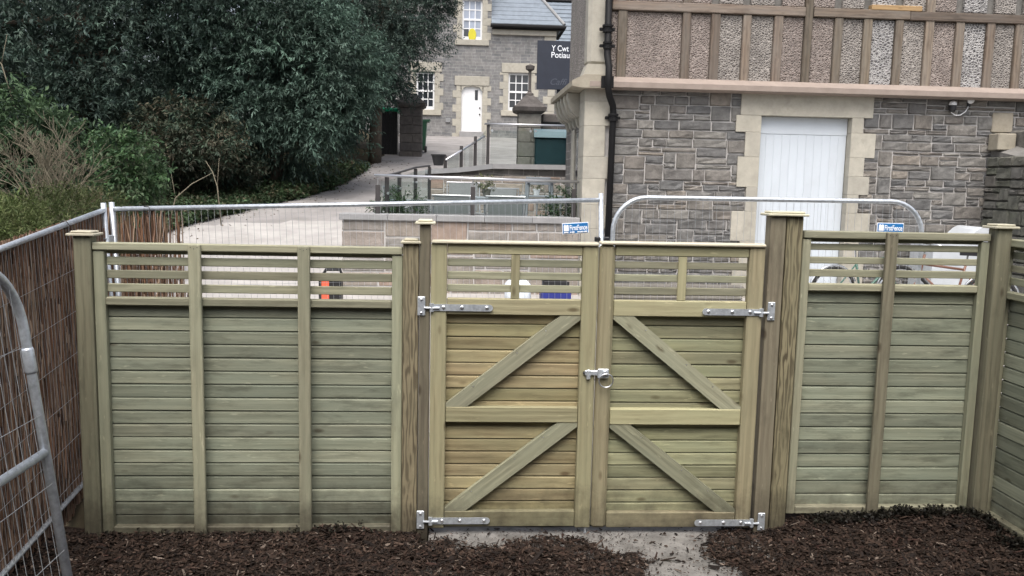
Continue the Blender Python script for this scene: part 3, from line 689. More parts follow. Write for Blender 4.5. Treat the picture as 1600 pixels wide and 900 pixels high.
# ---------------------------------------------------------------- brushwood screens
def brush(label, p0, p1, Hh, per_m, zoff=0.0, holes=0.0):
    p0, p1 = Vector(p0), Vector(p1); d = p1-p0; L = d.length; x = d.normalized(); nrm = Vector((0,0,1)).cross(x).normalized()
    t = thing('brushwood_screen', label, 'screen', p0, 0, 'brushwood screens tied to the mesh fence')
    n = int(L*per_m); V = []; F = []; C = []
    pal = [(.19,.118,.082), (.14,.085,.060), (.205,.138,.094), (.085,.055,.040), (.26,.19,.138), (.155,.088,.055)]
    for i in range(n):
        u = random.uniform(0, L); wd = random.choice((.004, .006, .008, .011, .015, .022))*random.uniform(.8, 1.2); dy = random.uniform(-.018, .018)
        if holes and noise.noise((u*9, 1, 1)) > .36: continue
        h0 = random.uniform(-.02, .03); h1 = Hh*random.uniform(.93, 1.0) if random.random() < .75 else Hh*random.uniform(.4, .95)
        tl = 0
        if random.random() < .55: h0 = random.uniform(-.02, Hh-.25); h1 = min(Hh, h0+random.uniform(.2, .8)); tl = random.gauss(0, .05); dy = random.uniform(-.03, -.012)
        k = 7; c = Vector(random.choice(pal))*random.uniform(.85, 1.6); b = len(V); sw = 0
        for j in range(k):
            z = h0+(h1-h0)*j/(k-1); sw += random.uniform(-.012, .012); ww = wd*random.uniform(.55, 1.2)*(1-.3*j/k); yy = dy+random.uniform(-.003, .003)
            base = x*(u+sw+tl*(z-h0)) + Vector((0,0,z))
            for q, e in ((-1, 0), (0, -.7), (1, 0), (0, .7)):
                V.append(base + x*(q*ww*.5) + nrm*(yy + e*ww*.5)); C.append(c*random.uniform(.7, 1.3))
        for j in range(k-1):
            for q in range(4): F.append((b+j*4+q, b+j*4+(q+1) % 4, b+j*4+4+(q+1) % 4, b+j*4+4+q))
    o = coloured('brushwood', [tuple(v) for v in V], F, [tuple(c) for c in C], M['stick'], t); stuff(o)
    return t
brush('long brown brushwood screen along the left side', (p0.x-.045, p0.y, -.32), (p1.x-.03, p1.y-.02, -.02), 1.93, 2000)
brush('short brown brushwood screen behind the left post, light showing through', (cor.x+.03, 6.425, -.02), (P(283, 345, 6.43).x, 6.43, 0.0), 1.90, 800, 0, 1)
# ================================================================ STONEWORK HELPERS
def stone_block(w, h, d=.05, bulge=.014, seed=0, c=.012):
    r = random.Random(seed); nx_, nz_ = 4, 3; m = MB(); g = []
    for j in range(nz_):
        for i in range(nx_):
            u = -w/2 + c + (w-2*c)*i/(nx_-1); v = -h/2 + c + (h-2*c)*j/(nz_-1)
            if 0 < i < nx_-1: u += r.uniform(-.1, .1)*w/nx_
            g.append((u + r.uniform(-.004, .004), -r.uniform(.25, 1)*bulge, v + r.uniform(-.004, .004)))
    m.v = g[:]; m.f = [(j*nx_+i, j*nx_+i+1, (j+1)*nx_+i+1, (j+1)*nx_+i) for j in range(nz_-1) for i in range(nx_-1)]
    ring = [(i, 0) for i in range(nx_)] + [(nx_-1, j) for j in range(1, nz_)] + [(i, nz_-1) for i in range(nx_-2, -1, -1)] + [(0, j) for j in range(nz_-2, 0, -1)]
    b = len(m.v); rr = [j*nx_+i for i, j in ring]
    for i, j in ring: m.v.append((-w/2+w*i/(nx_-1) + r.uniform(-.006, .006), c*.55, -h/2+h*j/(nz_-1) + r.uniform(-.005, .005)))
    e = len(m.v)
    for i, j in ring: m.v.append((-w/2+w*i/(nx_-1), d, -h/2+h*j/(nz_-1)))
    n = len(ring)
    for k in range(n):
        k2 = (k+1) % n; m.f.append((rr[k2], rr[k], b+k, b+k2)); m.f.append((b+k2, b+k, e+k, e+k2))
    return m
def rubble(parent, x0, x1, z0, z1, y, mt, hs=(.075, .09, .12, .15, .21), ws=(.16, .44), joint=.015, seed=1, bulge=.024, rot=0.0, to=None, name='stone', skip=None):
    """courses of squared rubble on the plane y (or on a turned plane through 'to')"""
    r = random.Random(seed); n = 0; segs = [[x0, x1, z0]]
    for _ in range(4000):       # snecked rubble: always set the next stone in the lowest bed
        k = min(range(len(segs)), key=lambda q: (round(segs[q][2], 3), segs[q][0])); a, b, z = segs[k]
        if z > z1-.03: break
        w_ = b-a; h = r.choice(hs)*r.uniform(.9, 1.1); wd = r.uniform(*ws)*(1.15 if h < .11 else 1.0); wd = max(wd, h*.85)
        if w_-wd < .13: wd = w_
        nb = [segs[q][2]-z for q in (k-1, k+1) if 0 <= q < len(segs)]
        for dz in nb:
            if .05 < dz and (abs(dz-h) < .055 or (wd < .2 and dz < h)): h = dz
        if z1-z-h < .065: h = z1-z
        left = r.random() < .5; sa, sb = (a, a+wd) if left else (b-wd, b)
        if not (skip and skip((sa+sb)/2, z+h/2)):
            m = stone_block(sb-sa-joint*r.uniform(.7, 1.3), h-joint*r.uniform(.7, 1.3), .05, bulge, r.random()); cx, cz = (sa+sb)/2, z+h/2
            p = (cx, y, cz) if to is None else (to[0]+cx*math.cos(rot), to[1]+cx*math.sin(rot), cz)
            m.build(name, mt, parent, p, (0, r.uniform(-.008, .008), rot)); n += 1
        new = [[sa, sb, z+h]]
        if wd < w_: new = new + [[a+wd, b, z]] if left else [[a, b-wd, z]] + new
        segs[k:k+1] = new; out = [segs[0]]
        for sgm in segs[1:]:
            if abs(sgm[2]-out[-1][2]) < .006: out[-1][1] = sgm[1]
            else: out.append(sgm)
        segs = out
    return n

# ================================================================ CAFE BUILDING
YB = 12.0
B = thing('cafe_building', 'grey stone building with pebbledash and timber upper floor, right of the drive', 'building', (0,0,0))
dx0, dx1, dz1 = 4.19, 5.48, 3.14      # door opening
LZ0, LZ1 = 3.45, 3.60                 # ledge
wl = MB(); wl.box(1.76, dx0-.02, YB+.009, YB+.45, .3, LZ0); wl.box(dx1+.02, 10.0, YB+.009, YB+.45, .3, LZ0); wl.box(dx0-.02, dx1+.02, YB+.009, YB+.45, dz1+.02, LZ0)
wl.build('wall', M['mortar'], B)
n1 = rubble(B, 2.06, 4.02, .52, LZ0, YB, M['rubble'], seed=3)
n2 = rubble(B, 5.66, 8.30, .52, LZ0, YB, M['rubble'], seed=8)
# dressed stone round the door, long and short
def jamb(xe, s, blocks):
    z = .45; i = 0
    while z < dz1:
        h = random.choice((.26, .34, .42)); h = min(h, dz1-z) if dz1-z > .15 else dz1-z; wd = (.17, .31, .22, .36)[i % 4]
        a, b = (xe-wd, xe) if s < 0 else (xe, xe+wd)
        m = MB(); m.cbox(a+.002, b-.002, YB-.031, YB+.20, z+.0006, z+h-.0006, .004); m.build('quoin', M['cream'], B); z += h; i += 1
jamb(dx0, -1, 0); jamb(dx1, 1, 0)
MB().cbox(dx0-.30, dx1+.30, YB-.032, YB+.22, dz1+.001, LZ0-.003, .006).build('lintel', M['cream'], B)
# white boarded double-width door
D = MB().box(dx0+.002, dx1-.002, YB+.135, YB+.16, .45, dz1).build('door', M['doorwhite'], B)
MB().cbox(dx0+.004, dx1-.004, YB+.100, YB+.131, dz1-.24, dz1-.003, .003).build('door_head', M['doorwhite'], D)
nb = 11; bw = (dx1-dx0-.012)/nb
for i in range(nb):
    MB().cbox(dx0+.006+bw*i+.0005, dx0+.006+bw*(i+1)-.0005, YB+.105, YB+.131, .47, dz1-.243, .0025).build('door_board', M['doorwhite'], D)
# stone ledge under the jettied floor
lm = MB(); lm.prism([(-.22, .0), (-.22, .07), (-.05, .155), (.3, .155), (.3, -.02), (-.10, -.02)], 0, 8.1)
lm.v = [(1.74+y, YB+x, LZ0+z) for x, y, z in lm.v]; lm.build('ledge', M['pinkstone'], B, fix=True)
lr = MB(); lr.prism([(-.20, .0), (-.20, .07), (-.03, .155), (.3, .155), (.3, -.02), (-.08, -.02)], 0, 2.75)
lr.v = [(1.70+x, YB-.215+y, LZ0+.002+z) for x, y, z in lr.v]; lr.build('ledge', M['creamdark'], B, fix=True)
# upper floor: render panels between posts
uz0, uz1 = LZ1, 4.50
MB().box(2.02, 9.8, YB+.10, YB+.4, LZ1-.02, 7.2).build('upper_wall', M['mortardark'], B)
studs = [P(x, 70, YB).x for x in (972, 1072, 1117, 1166, 1215, 1262, 1309, 1355, 1404, 1451, 1499, 1547, 1592, 1640, 1688, 1736)]
sw_ = [.115]*13
prev = 2.05
kinds = ['peb', 'peb', 'peb', 'peb2', 'peb2', 'peb', 'peb', 'peb2', 'peb3', 'peb2', 'peb', 'peb3', 'peb2', 'peb2', 'peb', 'peb2', 'peb']
edges = [(prev, studs[0]-.055)] + [(a+.055, b-.055) for a, b in zip(studs, studs[1:])]
for (a, b), kd in zip(edges, kinds):
    for z0, z1 in ((uz0, uz1-.005), (uz1+.125, 6.0)):
        MB().cbox(a+.002, b-.002, YB+.035, YB+.105, z0+.004, z1, .012).build('render_panel', M[kd], B)
for i, x in enumerate(studs):
    lean = random.uniform(-.4, .4)
    hh = uz1-uz0 if i % 4 != 1 or i > 9 else 2.3
    plank('stud', W['timber'], B, (x, YB+.045, uz0+hh/2), hh-.004, .10, .115+random.uniform(-.012, .012), 90+lean, .008)
segs = [(2.05, studs[1]-.06), (studs[1]+.06, studs[5]-.06), (studs[5]+.06, studs[7]-.06), (studs[9]+.06, 9.7)]
plank('beam', W['timber'], B, ((2.05+studs[5]-.06)/2, YB+.035, uz1+.06), studs[5]-.06-2.05, .11, .12, 0, .008)
plank('beam', W['timber'], B, ((studs[5]+.06+studs[9]-.3)/2, YB+.035, uz1+.06), studs[9]-.3-studs[5]-.06, .11, .12, 0, .008)
plank('beam', W['newtimber'], B, ((studs[7]+studs[9])/2-.06, YB+.030, uz1+.15), .72, .11, .07, 0, .006)
plank('beam', W['timber'], B, ((studs[9]-.3+9.7)/2, YB+.035, uz1+.055), 9.7-studs[9]+.3-.004, .11, .12, 0, .008)
# corner: pale column over dressed quoins
MB().cbox(1.72, 2.03, YB-.05, YB+.3, LZ1+.152, 7.2, .05).build('corner_column', M['cream'], B)
ck = MB(); ck.prism([(1.66, 0), (2.06, 0), (2.02, .16), (1.72, .16)], YB-.09, YB+.3); ck.v = [(x, y, z+LZ1+.001) for x, y, z in ck.v]; ck.build('column_base', M['cream'], B, fix=True)
z = .45; i = 0
while z < LZ0-.02:
    h = (.36, .30, .42, .33)[i % 4]; h = min(h, LZ0-.004-z)
    MB().cbox(1.705, (2.02, 2.07, 2.0, 2.09)[i % 4], YB-.045, YB+.46, z+.0006, z+h-.0006, .004).build('quoin', M['cream'], B); z += h; i += 1
# side wall with corbels and a blocked recess
MB().box(1.78, 2.2, YB+.47, 14.5, .3, LZ0-.01).build('side_wall', M['sidewall'], B)
MB().box(1.80, 2.2, YB+.31, 14.5, LZ0+.16, 7.2).build('upper_side_wall', M['peb2'], B)
for i, y in enumerate((12.62, 13.02, 13.42, 13.82, 14.22)):
    c = MB(); prof = [(0, 0), (-.24, 0), (-.24, -.07)] + [(-.06-.16*math.cos(R(a)), -.07-.26*math.sin(R(a))) for a in range(15, 91, 15)] + [(-.03, -.42), (0, -.46)]
    c.prism(prof, -.085, .085); c.build('corbel', M['cream'], B, (1.778, y, LZ0-.022), fix=True)
MB().cbox(1.74, 1.777, 12.50, 12.74, 1.3, 2.96, .01).build('window_jamb', M['cream'], B)
MB().cbox(1.74, 1.777, 13.32, 13.56, 1.3, 2.96, .01).build('window_jamb', M['cream'], B)
MB().cbox(1.765, 1.777, 12.745, 13.315, 1.5, 2.9, .004).build('window', M['paneglass'], B)
# downpipe
px_ = 2.06
dp = MB(); zt_ = [(7.2, -.13), (LZ1+.17, -.13)]
dp.tube([(px_-.10, YB-.13, 7.2), (px_-.085, YB-.15, LZ1+.28), (px_-.08, YB-.29, LZ1+.10), (px_-.08, YB-.29, LZ0-.03), (px_-.05, YB-.24, LZ0-.13), (px_+.02, YB-.12, LZ0-.24), (px_+.03, YB-.11, LZ0-.34), (px_+.01, YB-.11, .6)], .046, 12)
dpo = dp.build('drainpipe', M['gutter'], B, smooth=True)
for (xx, yy, zz_, rr) in ((px_-.09, YB-.14, LZ1+.62, .068), (px_-.085, YB-.15, LZ1+.40, .060), (px_+.03, YB-.11, LZ0-.40, .066)):
    c = MB(); c.lathe([(rr*.82, -.05), (rr, -.045), (rr, -.02), (rr*.85, -.015), (rr*.85, .02), (rr*1.08, .025), (rr*1.08, .05), (rr*.8, .055)], 14); c.build('collar', M['gutter'], dpo, (xx, yy, zz_))
    MB().cbox(xx-.105, xx+.105, yy+.02, yy+.06, zz_-.02, zz_+.02, .006).build('bracket', M['gutter'], dpo)
MB().cbox(px_-.17, px_-.0, YB-.243, YB-.225, LZ0-.02, LZ0+.14, .004).build('bracket', M['gutter'], dpo)
# lamp and sensor on the wall
q = P(1485, 165, YB); lp = thing('wall_lamp', 'small black and white bulkhead lamp on the stone wall under the ledge', 'lamp', (q.x, YB-.01, q.z))
MB().lathe([(.032, -.09), (.05, -.06), (.05, 0)], 12, (0, -.05, 0)).build('lamp_body', M['blackp'], lp)
MB().lathe([(.052, 0), (.052, .02), (.036, .05), (.012, .062)], 12, (0, -.05, 0)).build('lamp_dome', M['white'], lp, smooth=True)
MB().cbox(-.03, .03, -.03, .012, -.05, .02, .005).build('bracket', M['blackp'], lp)
q2 = P(1513, 158, YB); sn = thing('wall_sensor', 'round white sensor with a trailing white cable beside the wall lamp', 'sensor', (q2.x, YB-.01, q2.z))
MB().lathe([(.045, 0), (.045, .03), (.03, .045)], 14).build('sensor_head', M['white'], sn, (0, -.035, 0), (R(75), 0, 0))
MB().cbox(-.025, .025, -.02, .012, -.08, -.02, .005).build('bracket', M['blackp'], sn)
MB().tube([(-.01, -.02, -.08), (-.05, -.025, -.15), (-.12, -.025, -.20), (-.19, -.025, -.205), (-.25, -.02, -.17), (q.x-q2.x, -.03, q.z-q2.z-.06)], .008, 6).build('cable', M['white'], sn, smooth=True)
# buttress and mossy side wall closing the yard on the right
bt = thing('stone_buttress', 'dark mossy rough stone buttress wall at the right end of the cafe wall', 'wall', (7.50, YB, .3))
pz = P(1545, 232, YB).z-.3; pz2 = P(1580, 207, YB).z-.3
m = MB(); m.v = [(.04, -.01, 0), (.04, -1.3, 0), (2.2, -1.3, 0), (2.2, -.01, 0), (.04, -.01, pz-.02), (.04, -1.3, pz-.25), (2.2, -1.3, pz+.6), (2.2, -.01, pz+.75)]
m.f = [(0,1,5,4), (1,2,6,5), (2,3,7,6), (3,0,4,7), (4,5,6,7), (3,2,1,0)]; m.build('core', M['mortardark'], bt, fix=True)
rubble(bt, .0, 1.32, .1, pz-.12, 0, M['mossy'], (.12, .16, .20), (.16, .36), seed=11, bulge=.035, rot=R(-90), to=(.0, -.02, 0))
rubble(bt, .02, 2.0, .1, pz-.26, -1.34, M['mossy'], (.12, .16, .20), (.18, .4), seed=12, bulge=.035)
MB().cbox(-.02, .24, -.26, -.02, pz-.03, pz+.20, .012).build('weathering_stone', M['creamdark'], bt)
MB().cbox(.265, 1.4, -.5, -.03, pz-.1, pz+.25, .03).build('upper_block', M['mossy'], bt)
q = P(1566, 192, YB); MB().cbox(q.x-.16, q.x+.14, YB-.035, YB+.04, q.z-.14, q.z+.14, .012).build('quoin', M['creamdark'], B)

# ================================================================ TERRACE
TF = 1.18
tw = thing('terrace_wall', 'low pinkish stone retaining wall with grey coping in front of the cafe terrace', 'wall', (0,0,0))
x0, x1 = -1.60, 1.70
MB().box(x0+.02, x1, YB+.003, YB+.32, .4, 1.585).build('core', M['mortar'], tw)
rubble(tw, x0, x1, .5, 1.585, YB, M['rubblelow'], (.17, .21, .24), (.30, .75), .016, 21, .012)
for k in range(5):
    a = x0-.03+(x1-x0+.02)*k/5; b = x0-.03+(x1-x0+.02)*(k+1)/5
    MB().cbox(a+.0015, b-.0015, YB-.05, YB+.36, 1.588, 1.672, .006).build('coping', M['coping'], tw)
rubble(tw, 0, 5.0, .5, 1.5, 0, M['rubblelow'], (.17, .22), (.3, .7), .013, 22, .012, R(79)-math.pi, (-.63, 17.05, 0))
fl = MB(); fl.v = [(*p, TF) for p in [(-1.5, 12.3), (1.78, 12.3), (1.78, 14.6), (2.3, 14.6), (2.3, 17.1), (-.62, 17.1)]]; fl.f = [tuple(range(6))]
struct(fl.build('terrace_floor', M['concrete']))
sw = thing('terrace_side_wall', 'sloping kerb wall on the left side of the cafe terrace', 'wall', (0,0,0))
m = MB(); m.v = [(-1.58,12.33,.3), (-1.33,12.33,.3), (-.42,17.0,.3), (-.67,17.0,.3), (-1.58,12.33,1.586), (-1.33,12.33,1.586), (-.42,17.0,1.78), (-.67,17.0,1.78)]
m.f = [(0,1,5,4), (1,2,6,5), (2,3,7,6), (3,0,4,7), (4,5,6,7)]; m.build('kerb', M['coping'], sw, fix=True)
# back wall of the terrace
bw = thing('terrace_back_wall', 'grey stone wall with bent grey coping behind the terrace chairs', 'wall', (0,0,0))
A, Bp, Cp = P(668, 263, 17.1), P(770, 256, 17.1), P(892, 258, 17.1)
MB().box(A.x+.03, Cp.x+.1, 17.103, 17.4, 1.0, 2.26).build('core', M['mortar'], bw)
rubble(bw, A.x+.02, Cp.x+.1, TF+.02, 2.27, 17.1, M['rubblelow'], (.16, .20, .24), (.28, .6), .014, 31, .014)
cpm = MB(); pts = [(A.x-.05, A.z-.02), (P(715, 262, 17.1).x, P(715, 262, 17.1).z), (Bp.x, Bp.z), (Cp.x+.1, Cp.z)]
for (xa, za), (xb, zb) in zip(pts, pts[1:]):
    m = MB(); m.v = [(x+s*.0015, y, z+dz) for (x, z, s) in ((xa, za, 1), (xb, zb, -1)) for y in (17.02, 17.46) for dz in (-.095, 0)]
    m.f = [(0,1,3,2), (4,6,7,5), (0,4,5,1), (2,3,7,6), (0,2,6,4), (1,5,7,3)]; m.build('coping', M['coping'], bw, fix=True)
    m = MB(); m.v = [(x, y, z) for (x, z0, z1) in ((xa, 2.2, za-.097), (xb, 2.2, zb-.097)) for y in (17.14, 17.4) for z in (z0, z1)]
    m.f = [(0,1,3,2), (4,6,7,5), (0,4,5,1), (2,3,7,6), (0,2,6,4), (1,5,7,3)]; m.build('core', M['sidewall'], bw, fix=True)
# glass balustrade on the front wall
gb = thing('glass_balustrade', 'front glass balustrade with steel handrail on the low terrace wall', 'railing', (0,0,0))
rz = 2.19; ry = 12.16; gx = [-1.12, .20, 1.62]
MB().tube([(-1.17, ry, rz+.01), (1.69, ry, rz-.02)], .021, 12).build('handrail', M['steel'], gb, smooth=True)
for x in gx:
    MB().cbox(x-.032, x+.032, ry-.02, ry+.02, 1.674, 2.07, .004).build('baluster', M['darkmetal'], gb)
    MB().tube([(x, ry, 2.071), (x, ry, 2.168)], .006, 6).build('stem', M['steel'], gb)
for a, b in zip(gx, gx[1:]): MB().box(a+.04, b-.04, ry-.005, ry+.005, 1.70, 2.12).build('pane', M['glass'], gb)
# balustrade on the left side of the terrace
gs = thing('glass_balustrade', 'glass balustrade running back along the left side of the terrace', 'railing', (0,0,0))
sp_ = [(-1.12+.09, 12.6), (-.98+.06, 13.6), (-.74, 15.0), (-.56, 16.7)]
spz = [2.20, 2.26, 2.36, 2.42]
MB().tube([(-1.14, 12.2, 2.19)] + [(x, y, z) for (x, y), z in zip(sp_, spz)], .018, 10).build('handrail', M['darkmetal'], gs, smooth=True)
for (x, y), z in zip(sp_, spz):
    MB().cbox(x-.03, x+.03, y-.03, y+.03, 1.55, z-.02, .004).build('baluster', M['darkmetal'], gs)
    MB().lathe([(.02, 0), (.02, .03)], 8).build('glass_clip', M['bolt'], gs, (x+.02, y-.03, z-.25), (R(90), 0, 0))
for ((xa, ya), za), ((xb, yb), zb) in zip(list(zip(sp_, spz)), list(zip(sp_, spz))[1:]):
    m = MB(); d = Vector((xb-xa, yb-ya, 0)).normalized()*.04; m.v = [(xa+d.x, ya+d.y, 1.68), (xb-d.x, yb-d.y, 1.80), (xb-d.x, yb-d.y, zb-.07), (xa+d.x, ya+d.y, za-.07)]
    m.v += [(x+.008, y, z) for x, y, z in m.v]; m.f = [(0,1,2,3), (7,6,5,4), (0,4,5,1), (1,5,6,2), (2,6,7,3), (3,7,4,0)]; m.build('pane', M['glass'], gs)
# ramp railing behind
gr = thing('ramp_railing', 'stepped glass railing climbing the ramp behind the terrace', 'railing', (0,0,0))
rp = [(696, 243, 17.6), (721, 228, 18.4), (743, 213, 19.2), (763, 195, 20.0)]
tops = [P(*a) for a in rp]
for q in tops: MB().cbox(q.x-.035, q.x+.035, q.y-.03, q.y+.03, gz(q.y)-.1, q.z, .004).build('baluster', M['darkmetal'], gr)
h0, h1 = P(697, 250, 17.6), P(757, 213, 19.85)
MB().tube([h0 + Vector((0,-.05,0)), h1 + Vector((0,-.05,0))], .022, 10).build('handrail', M['steel'], gr, smooth=True)
MB().tube([P(757, 193.5, 19.95), P(889, 196.5, 19.95)], .022, 10).build('handrail', M['steel'], gr, smooth=True)
for q1, q2_ in zip(tops, tops[1:]):
    m = MB(); m.v = [(q1.x+.05, q1.y, gz(q1.y)+.2), (q2_.x-.05, q2_.y, gz(q2_.y)+.2), (q2_.x-.05, q2_.y, q2_.z-.12), (q1.x+.05, q1.y, q1.z-.06)]
    m.v += [(x, y+.01, z) for x, y, z in m.v]; m.f = [(0,1,2,3), (7,6,5,4), (0,4,5,1), (1,5,6,2), (2,6,7,3), (3,7,4,0)]; m.build('pane', M['glass'], gr)
e = P(889, 196.5, 19.95); MB().cbox(e.x-.05, e.x+.05, e.y-.05, e.y+.05, gz(20), e.z+.05, .006).build('baluster', M['darkmetal'], gr)
MB().box(tops[-1].x+.06, e.x-.06, 19.945, 19.955, gz(20)+.2, e.z-.14).build('pane', M['glass'], gr)
for px in (769, 829, 837): q = P(px, 205 if px > 800 else 204, 19.92); MB().lathe([(.028, 0), (.028, .03)], 10).build('glass_clip', M['bolt'], gr, q, (R(90), 0, 0))
# pot on the coping
q = P(685, 258.5, 17.2); pt = thing('plant_pot', 'empty black tapered pot standing on the terrace back wall', 'pot', (q.x, 17.22, q.z+.0))
MB().lathe([(.09, 0), (.135, .19), (.15, .19), (.15, .215), (.128, .215), (.12, .17), (.02, .16)], 18).build('body', M['pot'], pt)

# ---------------------------------------------------------------- terrace furniture
def chair(label, x, y, rz_, hb=.86, wd=.56):
    t = thing('garden_chair', label, 'chair', (x, y, TF+.001), rz_, 'grey chairs on the terrace')
    MB().cbox(-wd/2+.03, wd/2-.03, -.24, .24, .41, .44, .008).build('seat', M['sling'], t)
    b = MB(); b.cbox(-wd/2+.03, wd/2-.03, -.008, .008, 0, hb-.46, .004); b.build('backrest', M['sling'], t, (0, .26, .45), (R(-9), 0, 0))
    MB().tube([(-wd/2, .0, -.02), (-wd/2, 0, hb-.45), (wd/2, 0, hb-.45), (wd/2, 0, -.02)], .014, 8).build('back_frame', M['steel'], t, (0, .262, .45), (R(-9), 0, 0))
    for sx in (-1, 1):
        MB().tube([(sx*wd/2, -.25, 0), (sx*wd/2, -.23, .64)], .014, 8).build('leg', M['furn'], t); MB().tube([(sx*wd/2, .30, 0), (sx*wd/2, .26, .46)], .014, 8).build('leg', M['furn'], t)
        MB().cbox(sx*wd/2-.025, sx*wd/2+.025, -.27, .27, .641, .665, .006).build('armrest', M['furn'], t)
    return t
def table(label, x, y, wd, dp_, ht=.73):
    t = thing('garden_table', label, 'table', (x, y, TF+.001), 0, 'tables on the terrace')
    MB().cbox(-wd/2, wd/2, -dp_/2, dp_/2, ht-.03, ht, .006).build('table_top', M['furn'], t)
    for sx in (-1, 1):
        for sy in (-1, 1): MB().cbox(sx*(wd/2-.06)-.02, sx*(wd/2-.06)+.02, sy*(dp_/2-.06)-.02, sy*(dp_/2-.06)+.02, 0, ht-.031, .004).build('leg', M['furn'], t)
    return t
xx = lambda px, y: P(px, 310, y).x
chair('grey chair with its back to the front glass, left of the middle post', xx(706, 12.75), 12.75, math.pi, .76)
chair('grey chair with its back to the front glass, right of the middle post', xx(788, 12.75), 12.75, math.pi, .76)
chair('grey chair facing the gate behind the table, before the back wall', xx(728, 14.7), 14.7, R(8), .95)
chair('grey chair half turned behind the table, right of the flowers', xx(775, 14.6), 14.6, R(-25))
chair('grey chair turned sideways at the left end of the terrace', xx(640, 13.4), 13.4, R(70))
chair('grey chair at the far right of the terrace, next to the cafe', xx(868, 14.0), 14.0, R(-80))
table('grey table between the terrace chairs', xx(748, 13.6), 13.6, 1.1, .75)
hc = thing('high_stool', 'tall grey wooden high chair on the right of the terrace', 'stool', (xx(842, 14.4), 14.4, TF+.001))
for sx in (-1, 1):
    for sy in (-1, 1): MB().tube([(sx*.24, sy*.22, 0), (sx*.19, sy*.19, 1.02)], .022, 6).build('leg', M['furn'], hc)
MB().cbox(-.24, .24, -.22, .22, .66, .69, .006).build('seat', M['furn'], hc); MB().cbox(-.21, .21, .17, .21, .93, 1.06, .006).build('backrest', M['furn'], hc)
MB().cbox(-.25, .25, -.25, -.21, .30, .35, .006).build('footrest', M['furn'], hc); MB().cbox(-.25, .25, -.26, -.20, .96, 1.0, .006).build('tray', M['furn'], hc)
tb2 = table('small grey table at the back right of the terrace', xx(845, 16.2), 16.2, .8, .7)
# ================================================================ PLANTS
def leaves(tw_p, tw_d, per, L, Wd, spread, droop, pal, val=(.8, 1.2), twl=.3):
    """sprays of leaves: one twig per row of tw_p, leaves set along it"""
    n = len(tw_p); k = per; p = np.repeat(tw_p, k, 0); a = np.repeat(tw_d, k, 0); N = n*k
    s = np.tile(np.linspace(0, 1, k), n) + rng.uniform(-.06, .06, N)
    th = rng.uniform(0, 2*np.pi, N); ref = np.where(np.abs(a[:, 2:3]) < .9, np.array([[0, 0, 1.0]]), np.array([[1.0, 0, 0]]))
    u = np.cross(a, ref); u /= np.linalg.norm(u, axis=1)[:, None]; v = np.cross(a, u)
    d = a*(1-spread) + (u*np.cos(th)[:, None] + v*np.sin(th)[:, None])*spread + rng.normal(0, .12, (N, 3)); d[:, 2] -= droop*rng.uniform(.3, 1, N)
    d /= np.linalg.norm(d, axis=1)[:, None]
    base = p + a*(s*twl)[:, None] + np.array([0, 0, -1])*(droop*.25*twl*s**2)[:, None]
    upv = np.array([[0, 0, 1.0]]) + rng.normal(0, .45, (N, 3)); sd_ = np.cross(upv, d); sd_ /= np.linalg.norm(sd_, axis=1)[:, None]+1e-9; nn = np.cross(d, sd_)
    ln = (L*rng.uniform(.65, 1.2, N))[:, None]; ww = (Wd*rng.uniform(.75, 1.2, N))[:, None]
    V = np.stack([base, base + d*ln*.45 + sd_*ww*.5 + nn*ww*.18, base + d*ln - nn*ln*.10, base + d*ln*.45 - sd_*ww*.5 + nn*ww*.18], 1).reshape(-1, 3)
    b = np.arange(N)[:, None]*4; F = np.concatenate([b+np.array([0, 1, 2]), b+np.array([0, 2, 3])])
    pal = np.array(pal); tone = np.repeat(rng.uniform(.7, 1.3, n)*np.array([1+.75*noise.noise((q[0]*.9, q[1]*.9, q[2]*1.1)) for q in tw_p]), k)[:, None]
    C = pal[rng.integers(0, len(pal), n)].repeat(k, 0)*.6 + pal[rng.integers(0, len(pal), N)]*.4
    C = C*tone*rng.uniform(*val, (N, 1)); return V, F, np.repeat(C, 4, 0)
def crown_pts(lobes, n, inner=.55, gap=.1, sc=.9, frontbias=0.0):
    w_ = np.array([l[3]*l[5] + l[3]*l[4] for l in lobes]); w_ = w_/w_.sum(); out = []; dr = []
    while len(out) < n:
        l = lobes[rng.choice(len(lobes), p=w_)]; q = rng.normal(0, 1, 3); q /= np.linalg.norm(q)
        if frontbias and q[1] > .25 and random.random() < frontbias: continue
        rad = inner + (1.06-inner)*rng.uniform(0, 1)**.55; p = np.array(l[:3]) + q*np.array(l[3:6])*rad
        nz = noise.noise((p[0]*sc, p[1]*sc, p[2]*sc)) + .5*noise.noise((p[0]*sc*2.6, p[1]*sc*2.6, p[2]*sc*2.6))
        if nz < -gap and rad > .7: continue
        out.append(p*1.0 + q*.12*nz); d = q*np.array([1, 1, .7]) + np.array([0, 0, .05]) + rng.normal(0, .35, 3); dr.append(d/np.linalg.norm(d))
    return np.array(out), np.array(dr)
